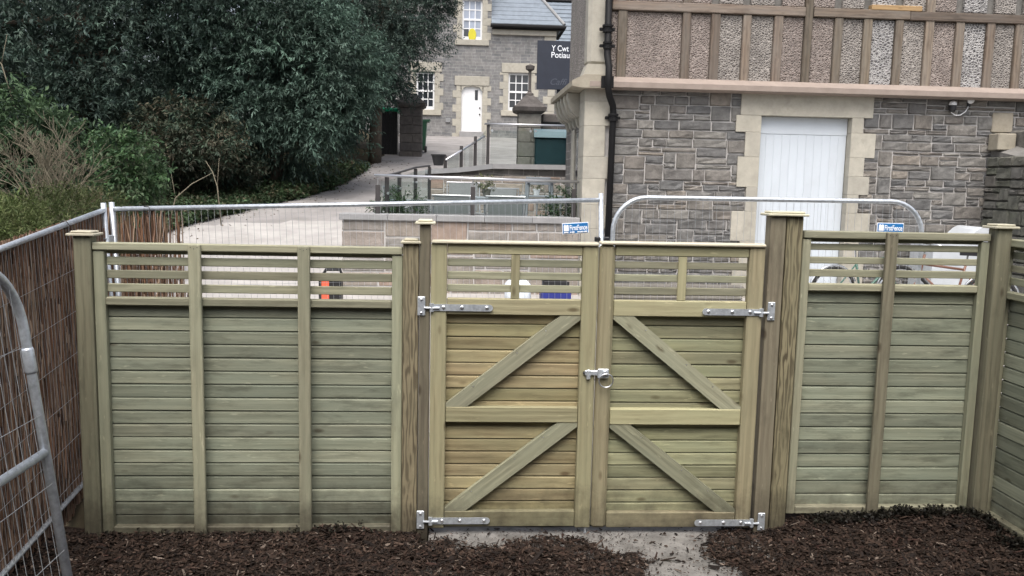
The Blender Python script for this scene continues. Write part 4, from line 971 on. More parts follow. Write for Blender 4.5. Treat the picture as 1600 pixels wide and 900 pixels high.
def tree(name, label, cat, base, lobes, n, per, L, Wd, spread, droop, pal, inner=.55, gap=.25, sc=.9, twl=.3, trunk=.14, limbs=7, fb=.5, group=None, partname='crown', m=None, bark='bark', val=(.82, 1.18)):
    t = thing(name, label, cat, base, 0, group); bx, by, bz = base
    loc = [(l[0]-bx, l[1]-by, l[2]-bz, *l[3:6]) for l in lobes]
    p, d = crown_pts(loc, n, inner, gap, sc, fb); V, F, C = leaves(p, d, per, L, Wd, spread, droop, pal, val, twl)
    coloured(partname, V, F, C, m or M['leaf'], t)
    tk = MB(); ztop = max(l[2] for l in loc); cx = float(np.mean([l[0] for l in loc])); cy = float(np.mean([l[1] for l in loc]))
    tk.tube([(0, 0, -.15), (cx*.2, cy*.2, ztop*.3), (cx*.6, cy*.6, ztop*.65), (cx, cy, ztop)], [trunk, trunk*.85, trunk*.6, trunk*.25], 9)
    for i in range(limbs):
        l = loc[i % len(loc)]; s = .25+.5*random.random(); a = Vector((cx*s*.8, cy*s*.8, ztop*s)); e = Vector((l[0]+random.uniform(-.4, .4)*l[3], l[1]+random.uniform(-.4, .4)*l[4], l[2]+random.uniform(-.2, .5)*l[5]))
        mid = (a+e)/2 + Vector((random.uniform(-.2, .2), random.uniform(-.2, .2), random.uniform(0, .3))); tk.tube([a, mid, e], [trunk*.5, trunk*.32, trunk*.08], 6)
    tk.build('trunk', M[bark], t, smooth=True); return t
DK = [(.042,.066,.055), (.055,.083,.066), (.035,.056,.051), (.072,.104,.082)]
LAU = [(.055,.092,.070), (.074,.120,.094), (.046,.078,.062), (.098,.145,.118), (.060,.102,.074)]
def lobe(px, py, Y, rx, ry, rz_): q = P(px, py, Y); return (q.x, q.y, q.z, rx, ry, rz_)
gb_ = lambda px, Y: (P(px, 300, Y).x, Y, bank(P(px, 300, Y).x, Y))
# laurel in the middle, drooping pale-backed sprays
tree('laurel_tree', 'large laurel with drooping long leaves in the middle of the trees', 'tree', gb_(430, 20.2),
     [lobe(430, 130, 20.2, 2.0, 1.5, 1.95), lobe(495, 200, 19.8, 1.15, 1.1, 1.05), lobe(350, 200, 19.6, 1.2, 1.2, 1.15), lobe(515, 110, 20.0, 1.25, 1.2, 1.2), lobe(400, 20, 20.4, 2.0, 1.6, 1.7), lobe(440, 236, 19.6, 1.0, .8, .55), lobe(525, 170, 20.2, .65, .9, .75)],
     7600, 9, .135, .036, .55, .55, LAU, .5, .22, .85, .32, .16, 10, .5, 'evergreen trees left of the drive')
# dark evergreen overhanging the drive
tree('evergreen_tree', 'tall dark evergreen whose crown overhangs the stone gate pillar', 'tree', gb_(585, 25.5),
     [lobe(590, 30, 25, 2.0, 1.8, 2.3), lobe(550, 92, 24.6, 1.6, 1.5, 1.3), lobe(645, 8, 25, .95, 1.1, 1.1), lobe(612, 92, 24.8, .65, 1.0, .7), lobe(540, -40, 25.5, 2.6, 2, 2.2), lobe(672, -35, 25, .8, 1, 1.0), lobe(575, 122, 24.6, .7, .8, .4)],
     8000, 10, .10, .030, .6, .25, DK, .45, .25, .8, .28, .20, 10, .5, 'evergreen trees left of the drive')
# dark mass behind on the left
tree('evergreen_tree', 'broad dark evergreen filling the upper left corner', 'tree', gb_(140, 19.5),
     [lobe(120, 60, 19.5, 2.3, 1.7, 2.2), lobe(250, 60, 19.6, 1.9, 1.6, 2.2), lobe(20, 120, 19.2, 1.7, 1.5, 1.7), lobe(200, 160, 19.2, 1.6, 1.3, 1.5), lobe(90, -60, 20, 2.6, 2, 2), lobe(-90, 40, 19.5, 2, 1.8, 2.4), lobe(300, -40, 20, 2.2, 2, 2), lobe(110, 190, 19.0, 1.5, 1.2, 1.0)],
     7600, 9, .13, .04, .6, .3, DK+LAU[:1], .45, .2, .85, .3, .2, 12, .5, 'evergreen trees left of the drive')
tree('evergreen_shrub', 'dark shrub with brownish leaves under the laurel, at the drive edge', 'shrub', gb_(290, 18.2),
     [lobe(285, 220, 18.4, 1.0, .8, .75), lobe(315, 245, 18.2, .9, .8, .6), lobe(255, 258, 18.0, .75, .7, .5), lobe(350, 262, 18.6, .65, .6, .35)], 1700, 8, .115, .036, .6, .35,
     [(.05,.055,.036), (.04,.065,.042), (.085,.07,.048), (.038,.06,.04)], .4, .15, 1.4, .25, .05, 6, .4, 'shrubs under the trees')
tree('laurel_shrub', 'lighter green leafy shrub behind the corner of the mesh fence', 'shrub', gb_(200, 12.2),
     [lobe(200, 262, 12.2, .38, .35, .42), lobe(215, 285, 12.1, .3, .3, .3), lobe(182, 240, 12.2, .22, .25, .28)], 520, 8, .085, .036, .6, .3, [(.05,.10,.04), (.065,.12,.05), (.04,.08,.04), (.09,.12,.07)], .3, .25, 2.5, .18, .025, 5, .3, 'shrubs under the trees')
tree('laurel_shrub', 'bright green shrub behind the bare bush at the left edge', 'shrub', gb_(20, 14.2),
     [lobe(15, 215, 14.2, .8, .7, .8), lobe(30, 270, 14, .6, .6, .5), lobe(-60, 240, 14.2, .9, .8, .9), lobe(85, 240, 14.6, .6, .5, .55)], 1500, 8, .12, .042, .6, .4, [(.05,.09,.04), (.07,.115,.055), (.045,.08,.045)], .4, .2, 1.6, .24, .04, 6, .4, 'shrubs under the trees')
# distant wood that closes the view
wb = []
for i in range(16): wb.append((-21+i*1.45 + random.uniform(-.4, .4), 29+random.uniform(-1, 1.5), 5.2+random.uniform(-1.2, 2.2), 2.2, 1.6, 3.4))
for i in range(8): wb.append((-20+i*2.0, 24.5+random.uniform(-1, 1), 3.5, 1.9, 1.3, 1.8))
p, d = crown_pts([l for l in wb if l[0] < -3.2], 9000, .4, .5, .5, .6); V, F, C = leaves(p, d, 8, .26, .11, .6, .2, DK, (.7, 1.2), .45)
o = stuff(coloured('woodland', V, F, C, M['leaf'])); tag(o, 'dark mass of trees closing the view behind the evergreens', 'woodland')
# low clipped conifer hedge behind the brushwood
hb = [lobe(x, y, Y, .5, .45, .20) for x, y, Y in ((5, 350, 8.6), (50, 345, 8.8), (95, 338, 9.2), (-40, 358, 8.4), (130, 335, 9.6), (30, 372, 8.2), (-80, 372, 8.0))]
tree('conifer_hedge', 'low bright green feathery hedge over the brushwood at the left edge', 'hedge', (P(40, 350, 8.6).x, 8.6, bank(P(40, 350, 8.6).x, 8.6)), hb, 2600, 9, .055, .010, .45, -.1, [(.085,.115,.038), (.10,.13,.045), (.065,.095,.032), (.12,.13,.06)], .5, .45, 2.5, .14, .02, 8, .2, partname='foliage')
# bare bush: many pale stems from one stool
bb = thing('bare_shrub', 'leafless bush of pale branching stems above the green hedge', 'shrub', (P(85, 318, 11.4).x, 11.4, bank(P(85, 318, 11.4).x, 11.4)))
st = MB(); tips = []
base_h = P(85, 322, 11.4).z - bb.location.z
def grow(p, d, L, r, depth):
    k = 4; pts = [p]; rs = [r]
    for i in range(k):
        d = (d + Vector((random.gauss(0, .11), random.gauss(0, .11), random.gauss(.035, .07)))).normalized(); p = p + d*L/k; pts.append(p); rs.append(r*(1-.5*(i+1)/k))
        if depth < 3 and i >= 1:
            for _ in range(random.choice((1, 1, 2))):
                nd = (d + Vector((random.gauss(0, .55), random.gauss(0, .5), random.gauss(.05, .35)))).normalized(); grow(p, nd, L*random.uniform(.5, .72), r*(1-.5*(i+1)/k)*.62, depth+1)
    st.tube(pts, [max(x, .0028) for x in rs], 5 if depth < 2 else 3, False)
for i in range(10):
    a = random.uniform(0, 2*math.pi); sp2 = random.uniform(.25, .95); grow(Vector((random.uniform(-.12, .12), random.uniform(-.1, .1), base_h-.25)), Vector((math.cos(a)*sp2, math.sin(a)*sp2*.6, 1)).normalized(), random.uniform(.55, .78), random.uniform(.013, .02), 0)
st.build('stems', M['twig'], bb, smooth=True)
# a few bare stalks at the wood's edge
for px, py, Y, lean in ((258, 318, 15.5, .9), (345, 300, 15.8, -.3), (20, 110, 15.5, -.9)):
    q = P(px, py, Y); s_ = MB(); s_.tube([(0, 0, -.6), (lean*.2, 0, .1), (lean*.5, .05, .35), (lean*.9, .05, .55)], [.014, .011, .008, .004], 5); s_.tube([(lean*.2, 0, .1), (lean*.1, .05, .6)], [.008, .003], 4)
    o = s_.build('bare_branch', M['twig'], None, q, smooth=True); tag(o, {258: 'thin pale leaning stem at the drive edge under the shrubs', 345: 'thin bare stem in front of the laurel foot', 20: 'long bare pale branch across the dark tree at far left'}[px], 'branch', 'bare stems among the shrubs')
# ivy and leaf litter strip along the drive
N = 9000; Y = rng.uniform(9, 24, N); ex = np.array([edge_x(y) for y in Y]); X = ex - np.abs(rng.normal(0, .75, N)) + .06
pp = np.stack([X, Y, [bank(a, b)+random.uniform(.0, .14) for a, b in zip(X, Y)]], 1); dd = rng.normal(0, .6, (N, 3)); dd[:, 2] = np.abs(dd[:, 2])+.15; dd /= np.linalg.norm(dd, axis=1)[:, None]
V, F, C = leaves(pp, dd, 5, .09, .055, .7, .1, [(.05,.09,.04), (.065,.11,.05), (.04,.065,.035), (.10,.08,.05), (.06,.09,.045)], (.7, 1.3), .12)
o = stuff(coloured('ivy', V, F, C, M['leaf'])); tag(o, 'low ivy and fallen leaves along the left edge of the drive', 'ground cover')
# fallen leaves blown over the yard
N = 500; Y = rng.uniform(9, 26, N); X = np.array([edge_x(y) for y in Y]) + np.abs(rng.normal(0, .45, N)) - .02
pp = np.stack([X, Y, [gz(b)+.012 for b in Y]], 1); dd = rng.normal(0, 1, (N, 3)); dd[:, 2] = .1; dd /= np.linalg.norm(dd, axis=1)[:, None]
V, F, C = leaves(pp, dd, 1, .048, .03, .1, .0, [(.11,.075,.045), (.075,.05,.03), (.15,.105,.06), (.05,.04,.03)], (.7, 1.2), .01)
o = stuff(coloured('fallen_leaves', V, F, C, M['chip'])); tag(o, 'scattered brown fallen leaves on the pale drive', 'leaves')
# dark weeds along the foot of the right panels
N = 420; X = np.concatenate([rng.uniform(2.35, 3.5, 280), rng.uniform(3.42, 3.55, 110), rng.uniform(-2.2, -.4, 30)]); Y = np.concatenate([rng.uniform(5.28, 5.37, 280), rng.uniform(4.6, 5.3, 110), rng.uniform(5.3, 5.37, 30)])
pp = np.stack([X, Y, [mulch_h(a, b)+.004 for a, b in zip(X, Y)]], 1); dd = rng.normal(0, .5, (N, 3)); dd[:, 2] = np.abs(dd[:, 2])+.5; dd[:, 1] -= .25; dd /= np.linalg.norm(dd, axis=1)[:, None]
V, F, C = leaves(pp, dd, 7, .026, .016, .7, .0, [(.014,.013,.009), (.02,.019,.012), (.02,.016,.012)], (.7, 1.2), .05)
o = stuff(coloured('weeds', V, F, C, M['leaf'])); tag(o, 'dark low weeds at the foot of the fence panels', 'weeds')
# planted shrubs on the terrace
def planter(label, px, Y, w_, hgt):
    q = xx(px, Y); t = thing('potted_shrub', label, 'plant', (q, Y, TF+.001), 0, 'planters on the terrace')
    MB().cbox(-w_/2, w_/2, -.16, .16, 0, .36, .01).build('planter_box', M['furn'], t)
    p, d = crown_pts([(0, 0, .36+hgt/2, w_*.55, .2, hgt*.55), (-w_*.3, 0, .36+hgt*.3, w_*.3, .18, hgt*.35), (w_*.3, 0, .36+hgt*.35, w_*.3, .18, hgt*.35)], 230, .2, .3, 3); V, F, C = leaves(p, d, 8, .07, .018, .5, .1, [(.06,.10,.05), (.08,.125,.06), (.045,.08,.045)], (.7, 1.3), .15)
    coloured('foliage', V, F, C, M['leaf'], t); MB().tube([(0, 0, .3), (0, 0, .4+hgt*.6)], .012, 6).build('stem', M['bark'], t)
planter('bushy green shrub in a box at the left end of the terrace', 620, 12.85, .6, .42)
planter('bushy green shrub in a box at the right end of the terrace', 885, 12.7, .5, .42)
for px, Y, lab in ((760, 13.6, 'small pot of yellow-green flowers on the middle terrace table'), (838, 16.2, 'small pot of pale flowers on the back terrace table')):
    t = thing('flower_pot', lab, 'plant', (xx(px, Y), Y, TF+.735), 0, 'flower pots on the terrace tables')
    MB().lathe([(.05, 0), (.07, .10), (.075, .10), (.075, .115), (.06, .115)], 12).build('pot', M['white'] if Y > 15 else M['pillarlight'], t)
    p, d = crown_pts([(0, 0, .19, .13, .12, .10)], 45, .2, .5, 4); V, F, C = leaves(p, d, 7, .05, .02, .6, .1, [(.10,.12,.05), (.16,.17,.06), (.06,.09,.04), (.5,.48,.42)], (.7, 1.2), .06); coloured('flowers', V, F, C, M['leaf'], t)

# ================================================================ FAR YARD
def gate_pillar(label, px0, px1, Y, ztop, mt, capm, name='gate_pillar', fin=False):
    a, b = P(px0, 200, Y).x, P(px1, 200, Y).x; w_ = b-a; z0 = gz(Y)-.1; t = thing(name, label, 'pillar', ((a+b)/2, Y+w_/2, z0), 0, 'stone gate pillars'); H_ = ztop-z0; hs_ = H_-.42
    MB().box(-w_/2+.03, w_/2-.03, -w_/2+.03, w_/2-.03, 0, hs_).build('core', M['mortardark'], t)
    n = 6
    for i in range(n):
        z = hs_*i/n; h = hs_/n
        if i % 2: MB().cbox(-w_/2, w_/2, -w_/2, w_/2, z+.004, z+h-.004, .012).build('stone', mt, t)
        else:
            MB().cbox(-w_/2, -.006+w_*.08, -w_/2, w_/2, z+.004, z+h-.004, .012).build('stone', mt, t); MB().cbox(.006+w_*.08, w_/2, -w_/2, w_/2, z+.004, z+h-.004, .012).build('stone', mt, t)
    c = MB(); q = w_/2
    def ring(s, z): return [(-s, -s, z), (s, -s, z), (s, s, z), (-s, s, z)]
    lv = [(q+.02, 0), (q+.10, .05), (q+.12, .14), (q+.05, .20), (q*.55, .38), (q*.2, .44)]
    for s, z in lv: c.v += ring(s, hs_+.002+z)
    for i in range(len(lv)-1):
        for k in range(4): c.f.append((i*4+k, i*4+(k+1) % 4, i*4+4+(k+1) % 4, i*4+4+k))
    c.f += [(3,2,1,0), tuple(4*(len(lv)-1)+k for k in range(4))]; c.build('pillar_cap', capm, t)
    if fin:
        f = MB(); f.lathe([(.10, 0), (.10, .05), (.05, .08), (.035, .16), (.035, .56), (.10, .60), (.11, .68), (.03, .72)], 10, (0, 0, H_+.0)); f.build('lamp_stem', M['pillar'], t)
    return t
gate_pillar('dark weathered stone gate pillar under the evergreen, left of the drive', 624, 659, 27, P(640, 146, 27).z, M['pillar'], M['pillar'])
gate_pillar('mossy grey stone gate pillar beside the large teal bin', 810, 845, 20.3, P(826, 148, 20.3).z, M['pillarlight'], M['pillar'], fin=True)
# low wall right of it
lw = thing('yard_wall', 'dark low stone wall with blocky coping below the cafe sign', 'wall', (0,0,0))
xa, xb = P(846, 200, 20.8).x, P(905, 200, 20.8).x+.6; zt2 = P(870, 193, 20.8).z
MB().box(xa, xb, 20.83, 21.1, 1.6, zt2).build('core', M['mortar'], lw); rubble(lw, xa, xb, zt2-.75, zt2, 20.8, M['pillar'], (.15, .2), (.3, .55), .016, 41, .015)
for k in range(3): MB().cbox(xa+(xb-xa)*k/3+.005, xa+(xb-xa)*(k+1)/3-.005, 20.74, 21.2, zt2+.003, zt2+.22+.03*(k % 2), .03).build('coping', M['pillar'], lw)
# large bin
bn = thing('waste_bin', 'large dark teal bin with a sloping lid behind the glass railing', 'bin', (P(864, 230, 20.3).x, 20.45, gz(20.4)))
zl_ = P(864, 216, 20.3).z-gz(20.4); zt3 = P(864, 200, 20.3).z-gz(20.4); wb2 = .43
bm_ = MB(); bm_.cbox(-wb2, wb2, -.28, .30, .12, zl_, .03); bm_.build('bin_body', M['bintop'], bn)
lid = MB(); lid.prism([(-.33, zl_+.004), (.33, zl_+.004), (.30, zt3), (-.16, zt3-.03)], -wb2-.03, wb2+.03); lid.v = [(y, x, z) for x, y, z in lid.v]; lid.build('bin_lid', M['binlid'], bn, fix=True)
for sx in (-1, 1): MB().tube([(sx*.34, -.2, .07), (sx*.40, -.2, .07)], .07, 12).build('wheel', M['tyre'], bn); MB().tube([(sx*.34, .2, .07), (sx*.40, .2, .07)], .07, 12).build('wheel', M['tyre'], bn)
# green wheelie bin behind the first pillar
x_ = P(664, 200, 28.6).x; wz = thing('wheelie_bin', 'green wheelie bin peeping out behind the dark gate pillar', 'bin', (x_-.22, 28.6, gz(28.6)))
b_ = MB(); b_.v = [(s*x, s2*y, z) for x, y, z in ((.23, .24, .08), (.29, .33, .98)) for s in (-1, 1) for s2 in (-1, 1)]; b_.f = [(0,2,3,1), (4,5,7,6), (0,4,6,2), (1,3,7,5), (0,1,5,4), (2,6,7,3)]; b_.build('bin_body', M['wheelie'], wz, fix=True)
MB().prism([(-.31, .985), (.36, .985), (.40, 1.06), (-.31, 1.04)], -.34, .34).build('bin_lid', M['wheelie'], wz, fix=True)
MB().tube([(.22, -.30, .11), (.28, -.30, .11)], .11, 14).build('wheel', M['tyre'], wz); MB().tube([(.22, .24, .11), (.28, .24, .11)], .11, 14).build('wheel', M['tyre'], wz)
# dark slatted enclosure with a green lid in the shade
a, b = P(584, 200, 27.6).x, P(621, 200, 27.6).x; ze = P(600, 172, 27.6).z
en = thing('bin_enclosure', 'dark boarded bin with a bright green lid in deep shade beside the pillar', 'bin', ((a+b)/2, 28.0, gz(27.6)-.1))
MB().box(-(b-a)/2+.02, (b-a)/2-.02, -.36, .5, 0, ze-gz(27.6)+.05).build('core', M['blackp'], en)
for i in range(9): x = -(b-a)/2+(b-a)*(i+.5)/9; MB().cbox(x-(b-a)/18+.004, x+(b-a)/18-.004, -.39, -.362, .05, ze-gz(27.6)+.06, .005).build('board', M['blackp'], en)
MB().cbox(-(b-a)/2-.02, (b-a)/2+.04, -.42, .55, ze-gz(27.6)+.062, ze-gz(27.6)+.18, .03).build('bin_lid', M['green'], en)
# cafe sign
s0, s1 = P(840, 63, 22), P(896, 141, 22); sg = thing('cafe_sign', 'dark navy cafe sign board on a post beyond the building corner', 'sign', ((s0.x+s1.x)/2, 22, 0))
wd = s1.x-s0.x; MB().cbox(-wd/2, wd/2, -.03, .03, s1.z, s0.z, .005).build('board', M['navy'], sg)
MB().cbox(-.045+.10, .045+.10, -.02+.06, .07+.06, 1.9, s1.z+.6, .006).build('post', M['navy'], sg)
hz_ = s0.z-s1.z
text_mesh('Y Cwt', .20, M['signwhite'], 'lettering', sg, (-.115, -.032, s1.z+hz_*.79), (R(90), 0, 0), 0, .43, .001, .001)
text_mesh('Potiau', .20, M['signwhite'], 'lettering', sg, (-.115, -.032, s1.z+hz_*.655), (R(90), 0, 0), 0, .455, .001, .001)
text_mesh('Caffi', .22, M['script'], 'script_lettering', sg, (-.12, -.032, s1.z+hz_*.10), (R(90), 0, 0), .35, .42, .001)

# ================================================================ FAR HOUSE
YH = 38.0
Hs = thing('stone_house', 'grey stone house with cream surrounds and slate roof at the top of the drive', 'house', (0,0,0))
hx = lambda px, py=100: P(px, py, YH).x
hz = lambda px, py: P(px, py, YH).z
x_l, x_m, x_r = hx(560), hx(768, 40), hx(868, 60)
zg = 3.6; ze_ = hz(768, 42)
wins = [('w1', 722, 755, -2, 62), ('w2', 794, 829, 114, 173), ('w0', 650, 680, 112, 171)]
dr = (720, 754, 134, 208)
holes = [(hx(a, c), hx(b, c), hz((a+b)/2, d), hz((a+b)/2, c)) for _, a, b, c, d in wins] + [(hx(dr[0], 170), hx(dr[1], 170), zg, hz(737, dr[2]))]
# wall built as pieces round the openings
xs_ = sorted({x_l, x_m, x_r, *[h[0] for h in holes], *[h[1] for h in holes]}); zs_ = sorted({zg, ze_, 12.5, *[h[2] for h in holes], *[h[3] for h in holes]})
wm = MB()
for i in range(len(xs_)-1):
    for j in range(len(zs_)-1):
        cx, cz = (xs_[i]+xs_[i+1])/2, (zs_[j]+zs_[j+1])/2
        if any(h[0] < cx < h[1] and h[2] < cz < h[3] for h in holes): continue
        if cx > x_m and cz > ze_: continue
        for yv, rev in ((YH, 0), (YH+.4, 1)):
            q = [(xs_[i], yv, zs_[j]), (xs_[i+1], yv, zs_[j]), (xs_[i+1], yv, zs_[j+1]), (xs_[i], yv, zs_[j+1])]; wm.add(q, [(0,1,2,3) if not rev else (3,2,1,0)])
for h in holes:
    for q in ([(h[0], h[2]), (h[0], h[3])], [(h[0], h[3]), (h[1], h[3])], [(h[1], h[3]), (h[1], h[2])], [(h[1], h[2]), (h[0], h[2])]):
        (xa, za), (xb, zb) = q; wm.add([(xa, YH, za), (xa, YH+.4, za), (xb, YH+.4, zb), (xb, YH, zb)], [(0,1,2,3)])
wm.add([(x_m, YH, ze_), (x_m, YH+6, ze_), (x_m, YH+6, 12.5), (x_m, YH, 12.5)], [(0,1,2,3)]); wm.add([(x_r, YH, zg), (x_r, YH+6, zg), (x_r, YH+6, ze_), (x_r, YH, ze_)], [(0,1,2,3)])
wm.build('wall', M['farwall'], Hs)
def surround(h, sill=True, head=True):
    x0, x1, z0, z1 = h; z = z0; i = 0
    while z < z1-.05:
        hh = min(.30, z1-z)
        for s in (-1, 1):
            wd = (.20, .36)[(i + (s > 0)) % 2]; a, b = (x0-wd, x0+.02) if s < 0 else (x1-.02, x1+wd)
            MB().cbox(a, b, YH-.02, YH+.1, z+.001, z+hh-.001, .006).build('quoin', M['cream'], Hs)
        z += hh; i += 1
    MB().cbox(x0-.28, x1+.28, YH-.045, YH+.1, z1+.004, z1+.40, .012).build('window_head', M['cream'], Hs)
    if sill: MB().cbox(x0-.28, x1+.28, YH-.08, YH+.1, z0-.24, z0-.004, .012).build('sill', M['cream'], Hs)
for (nm, a, b, c, d), h in zip(wins, holes):
    surround(h); x0, x1, z0, z1 = h
    wn_ = MB(); fw = .07
    wn_.box(x0+.02, x0+fw+.02, YH+.10, YH+.18, z0, z1); wn_.box(x1-fw-.02, x1-.02, YH+.10, YH+.18, z0, z1); wn_.box(x0+fw+.02, x1-fw-.02, YH+.10, YH+.18, z0, z0+.14); wn_.box(x0+fw+.02, x1-fw-.02, YH+.10, YH+.18, z1-.08, z1); zm = (z0+z1)/2
    wn_.box(x0+fw+.02, x1-fw-.02, YH+.095, YH+.18, zm-.04, zm+.04); wo_ = wn_.build('window', M['white'], Hs)
    gb2 = MB()
    for k in (1, 2): xk = x0+.09+(x1-x0-.18)*k/3; gb2.box(xk-.018, xk+.018, YH+.11, YH+.15, z0+.14, z1-.08)
    for zk in ((z0+.14+zm-.04)/2, (z1-.08+zm+.04)/2): gb2.box(x0+.09, x1-.09, YH+.112, YH+.148, zk-.018, zk+.018)
    gb2.build('glazing_bar', M['white'], wo_)
    zr = [z0+.14, (z0+.14+zm-.04)/2, zm-.04+.04, (z1-.08+zm+.04)/2, z1-.08]
    for r_ in range(4):
        for k in range(3):
            xa = x0+.09+(x1-x0-.18)*k/3; xb = x0+.09+(x1-x0-.18)*(k+1)/3
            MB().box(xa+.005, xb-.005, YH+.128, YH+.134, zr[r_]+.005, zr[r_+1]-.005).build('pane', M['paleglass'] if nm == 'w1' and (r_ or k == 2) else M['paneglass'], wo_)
    if nm == 'w1':
        q = P(738, 54, YH); yo = MB(); yo.lathe([(.02, 0), (.15, .006), (.17, .012), (.15, .018), (.02, .02)], 16); oo = yo.build('window_decoration', M['yellow'], None, (q.x, YH+.09, q.z), (R(90), 0, 0)); oo.scale = (1, 1.6, 1)
        tag(oo, 'yellow oval decoration in the upper window of the stone house', 'decoration')
h = holes[3]; surround(h, False)
dd_ = MB(); x0, x1, z0, z1 = h; zb_ = gz(YH)+.22
pr = [(x0+.02, zb_), (x1-.02, zb_), (x1-.02, z1-.26), (x1-.16, z1-.04), ((x0+x1)/2, z1), (x0+.16, z1-.04), (x0+.02, z1-.26)]
do = MB().prism(pr, YH+.10, YH+.16).build('door', M['white'], Hs, fix=True)
MB().box(x0+.60, x0+.73, YH+.09, YH+.102, zb_+1.35, zb_+1.78).build('door_window', M['paneglass'], do)
for zk in (.75, 1.02): MB().lathe([(.035, 0), (.03, .03)], 10).build('handle', M['blackp'], do, (x1-.12, YH+.10, zb_+zk), (R(90), 0, 0))
arch = MB(); arch.prism([(x0-.02, z1+.01), (x0-.02, z1-.30), (x0+.14, z1-.06), ((x0+x1)/2, z1-.015), (x1-.14, z1-.06), (x1+.02, z1-.30), (x1+.02, z1+.01)], YH-.02, YH+.12); arch.build('door_arch', M['cream'], Hs, fix=True)
MB().cbox(x0-.05, x1+.05, YH-.35, YH+.1, gz(YH)-.1, zb_-.01, .02).build('door_step', M['coping'], Hs)
q = P(700, 188, YH); MB().cbox(q.x-.10, q.x+.10, YH-.06, YH-.002, q.z-.09, q.z+.09, .01).build('vent', M['coping'], Hs)
# corner quoins of the wing and the taller part
for xq, z0, z1, s in ((x_r, zg+.3, ze_-.3, -1),):
    z = z0; i = 0
    while z < z1:
        wd = (.28, .48)[i % 2]; MB().cbox(xq-wd if s < 0 else xq, xq+.03 if s < 0 else xq+wd, YH-.035, YH+.3, z+.004, z+.32, .012).build('quoin', M['cream'], Hs); z += .325; i += 1
# eaves and hipped slate roof of the wing; each course of slates is laid on its own
MB().cbox(x_m+.04, x_r+.03, YH-.12, YH+.2, ze_-.32, ze_-.10, .01).build('eaves_course', M['cream'], Hs)
MB().tube([(x_m-.05, YH-.30, ze_+.02), (x_r+.36, YH-.30, ze_+.02), (x_r+.36, YH+2.5, ze_+.02)], .085, 10).build('gutter', M['gutter'], Hs)
MB().box(x_m+.02, x_r+.30, YH-.24, YH+.0, ze_-.10, ze_+.06).build('fascia', M['gutter'], Hs)
rf = MB(); hipx = .72; pitch = 1.05; depth = 3.4
for k in range(17):
    y0 = depth*k/17; y1 = depth*(k+1)/17+.03; zA, zB = ze_+.10+y0*pitch, ze_+.10+y1*pitch
    xa, xb, xc = x_m+.01, x_r+.34-y0*hipx, x_r+.34-y1*hipx
    rf.add([(xa, YH-.26+y0, zA+.03), (xb, YH-.26+y0, zA+.03), (xc, YH-.26+y1, zB), (xa, YH-.26+y1, zB), (xa, YH-.26+y0, zA-.01), (xb, YH-.26+y0, zA-.01)], [(0,1,2,3), (4,5,1,0)])
    rf.add([(xb, YH-.26+y0, zA+.03), (xb, YH+5, zA+.03), (xc, YH+5, zB), (xc, YH-.26+y1, zB)], [(0,1,2,3)])
ro = rf.build('roof', M['slate'], Hs)
MB().tube([(x_r+.34, YH-.26, ze_+.14), (x_r+.34-depth*hipx, YH-.26+depth, ze_+.14+depth*pitch)], .07, 8).build('hip_ridge', M['coping'], ro)
# slate roof of the range behind
R2 = thing('slate_roof_range', 'long blue-grey slate roof of the range behind, beside the building corner', 'roof', (0,0,0))
xa, xb = P(845, 30, 45).x, P(990, 30, 45).x; zA, zB = P(870, 64, 45).z-1.2, P(870, 2, 48.2).z
r2 = MB(); nn = 15
for k in range(nn):
    y0, y1 = 45+3.2*k/nn, 45+3.2*(k+1)/nn+.03; z0, z1 = zA+(zB-zA)*k/nn, zA+(zB-zA)*(k+1)/nn
    r2.add([(xa, y0, z0+.035), (xb, y0, z0+.035), (xb, y1, z1), (xa, y1, z1), (xa, y0, z0-.01), (xb, y0, z0-.01)], [(0,1,2,3), (4,5,1,0)])
r2.build('slates', M['slate'], R2); MB().tube([(xa, 48.2, zB+.03), (xb, 48.2, zB+.03)], .11, 8).build('ridge', M['gutter'], R2); MB().box(xa, xb, 45.15, 48, 3.5, zA).build('wall', M['farwall'], R2)

# ================================================================ THINGS IN THE YARD BEHIND THE GATE
def at_ground(px, Y): return P(px, 440, Y).x, Y, gz(Y)+.007
x, y, z = at_ground(517, 11.2); tc = thing('tool_case', 'black and orange power tool standing on the drive, seen through the left panel slats', 'tool', (x, y, P(517, 448, 11.2).z-.10))
gz_t = tc.location.z - gz(11.2); tc.location.z = gz(11.2)+.007; hT = P(517, 421, 11.2).z - tc.location.z
MB().cbox(-.14, .145, -.12, .12, 0, hT*.86, .02).build('case_body', M['blackp'], tc); MB().cbox(-.10, -.005, -.132, -.121, .02, hT*.9, .008).build('orange_panel', M['orange'], tc)
MB().tube([(-.10, 0, hT*.84), (-.06, 0, hT), (.12, 0, hT), (.14, 0, hT*.84)], .022, 8).build('handle', M['blackp'], tc); MB().prism([(-.22, hT*.70), (-.13, hT*.70), (-.13, hT*.9)], -.05, .05).build('spout', M['blackp'], tc, fix=True)
x, y, z = at_ground(809, 11.4); o = MB(); o.cbox(-.17, .17, -.14, .14, 0, P(809, 437, 11.4).z-z, .06); ob = o.build('plastic_sack', M['whitebag'], None, (x, y, z), smooth=True); tag(ob, 'white plastic sack against the terrace wall, behind the left gate leaf', 'sack')
x, y, z = at_ground(868, 11.5); bc = thing('crate', 'dark crate with a deep blue lower half beside the white sack', 'crate', (x, y, z)); hc_ = P(868, 438, 11.5).z-z
MB().cbox(-.20, .20, -.15, .15, 0, hc_*.62, .01).build('crate_body', M['bluetarp'], bc)
for sy in (-.14, .14): MB().cbox(-.17, .17, sy-.01, sy+.01, hc_*.63, hc_, .004).build('crate_rim', M['blackp'], bc)
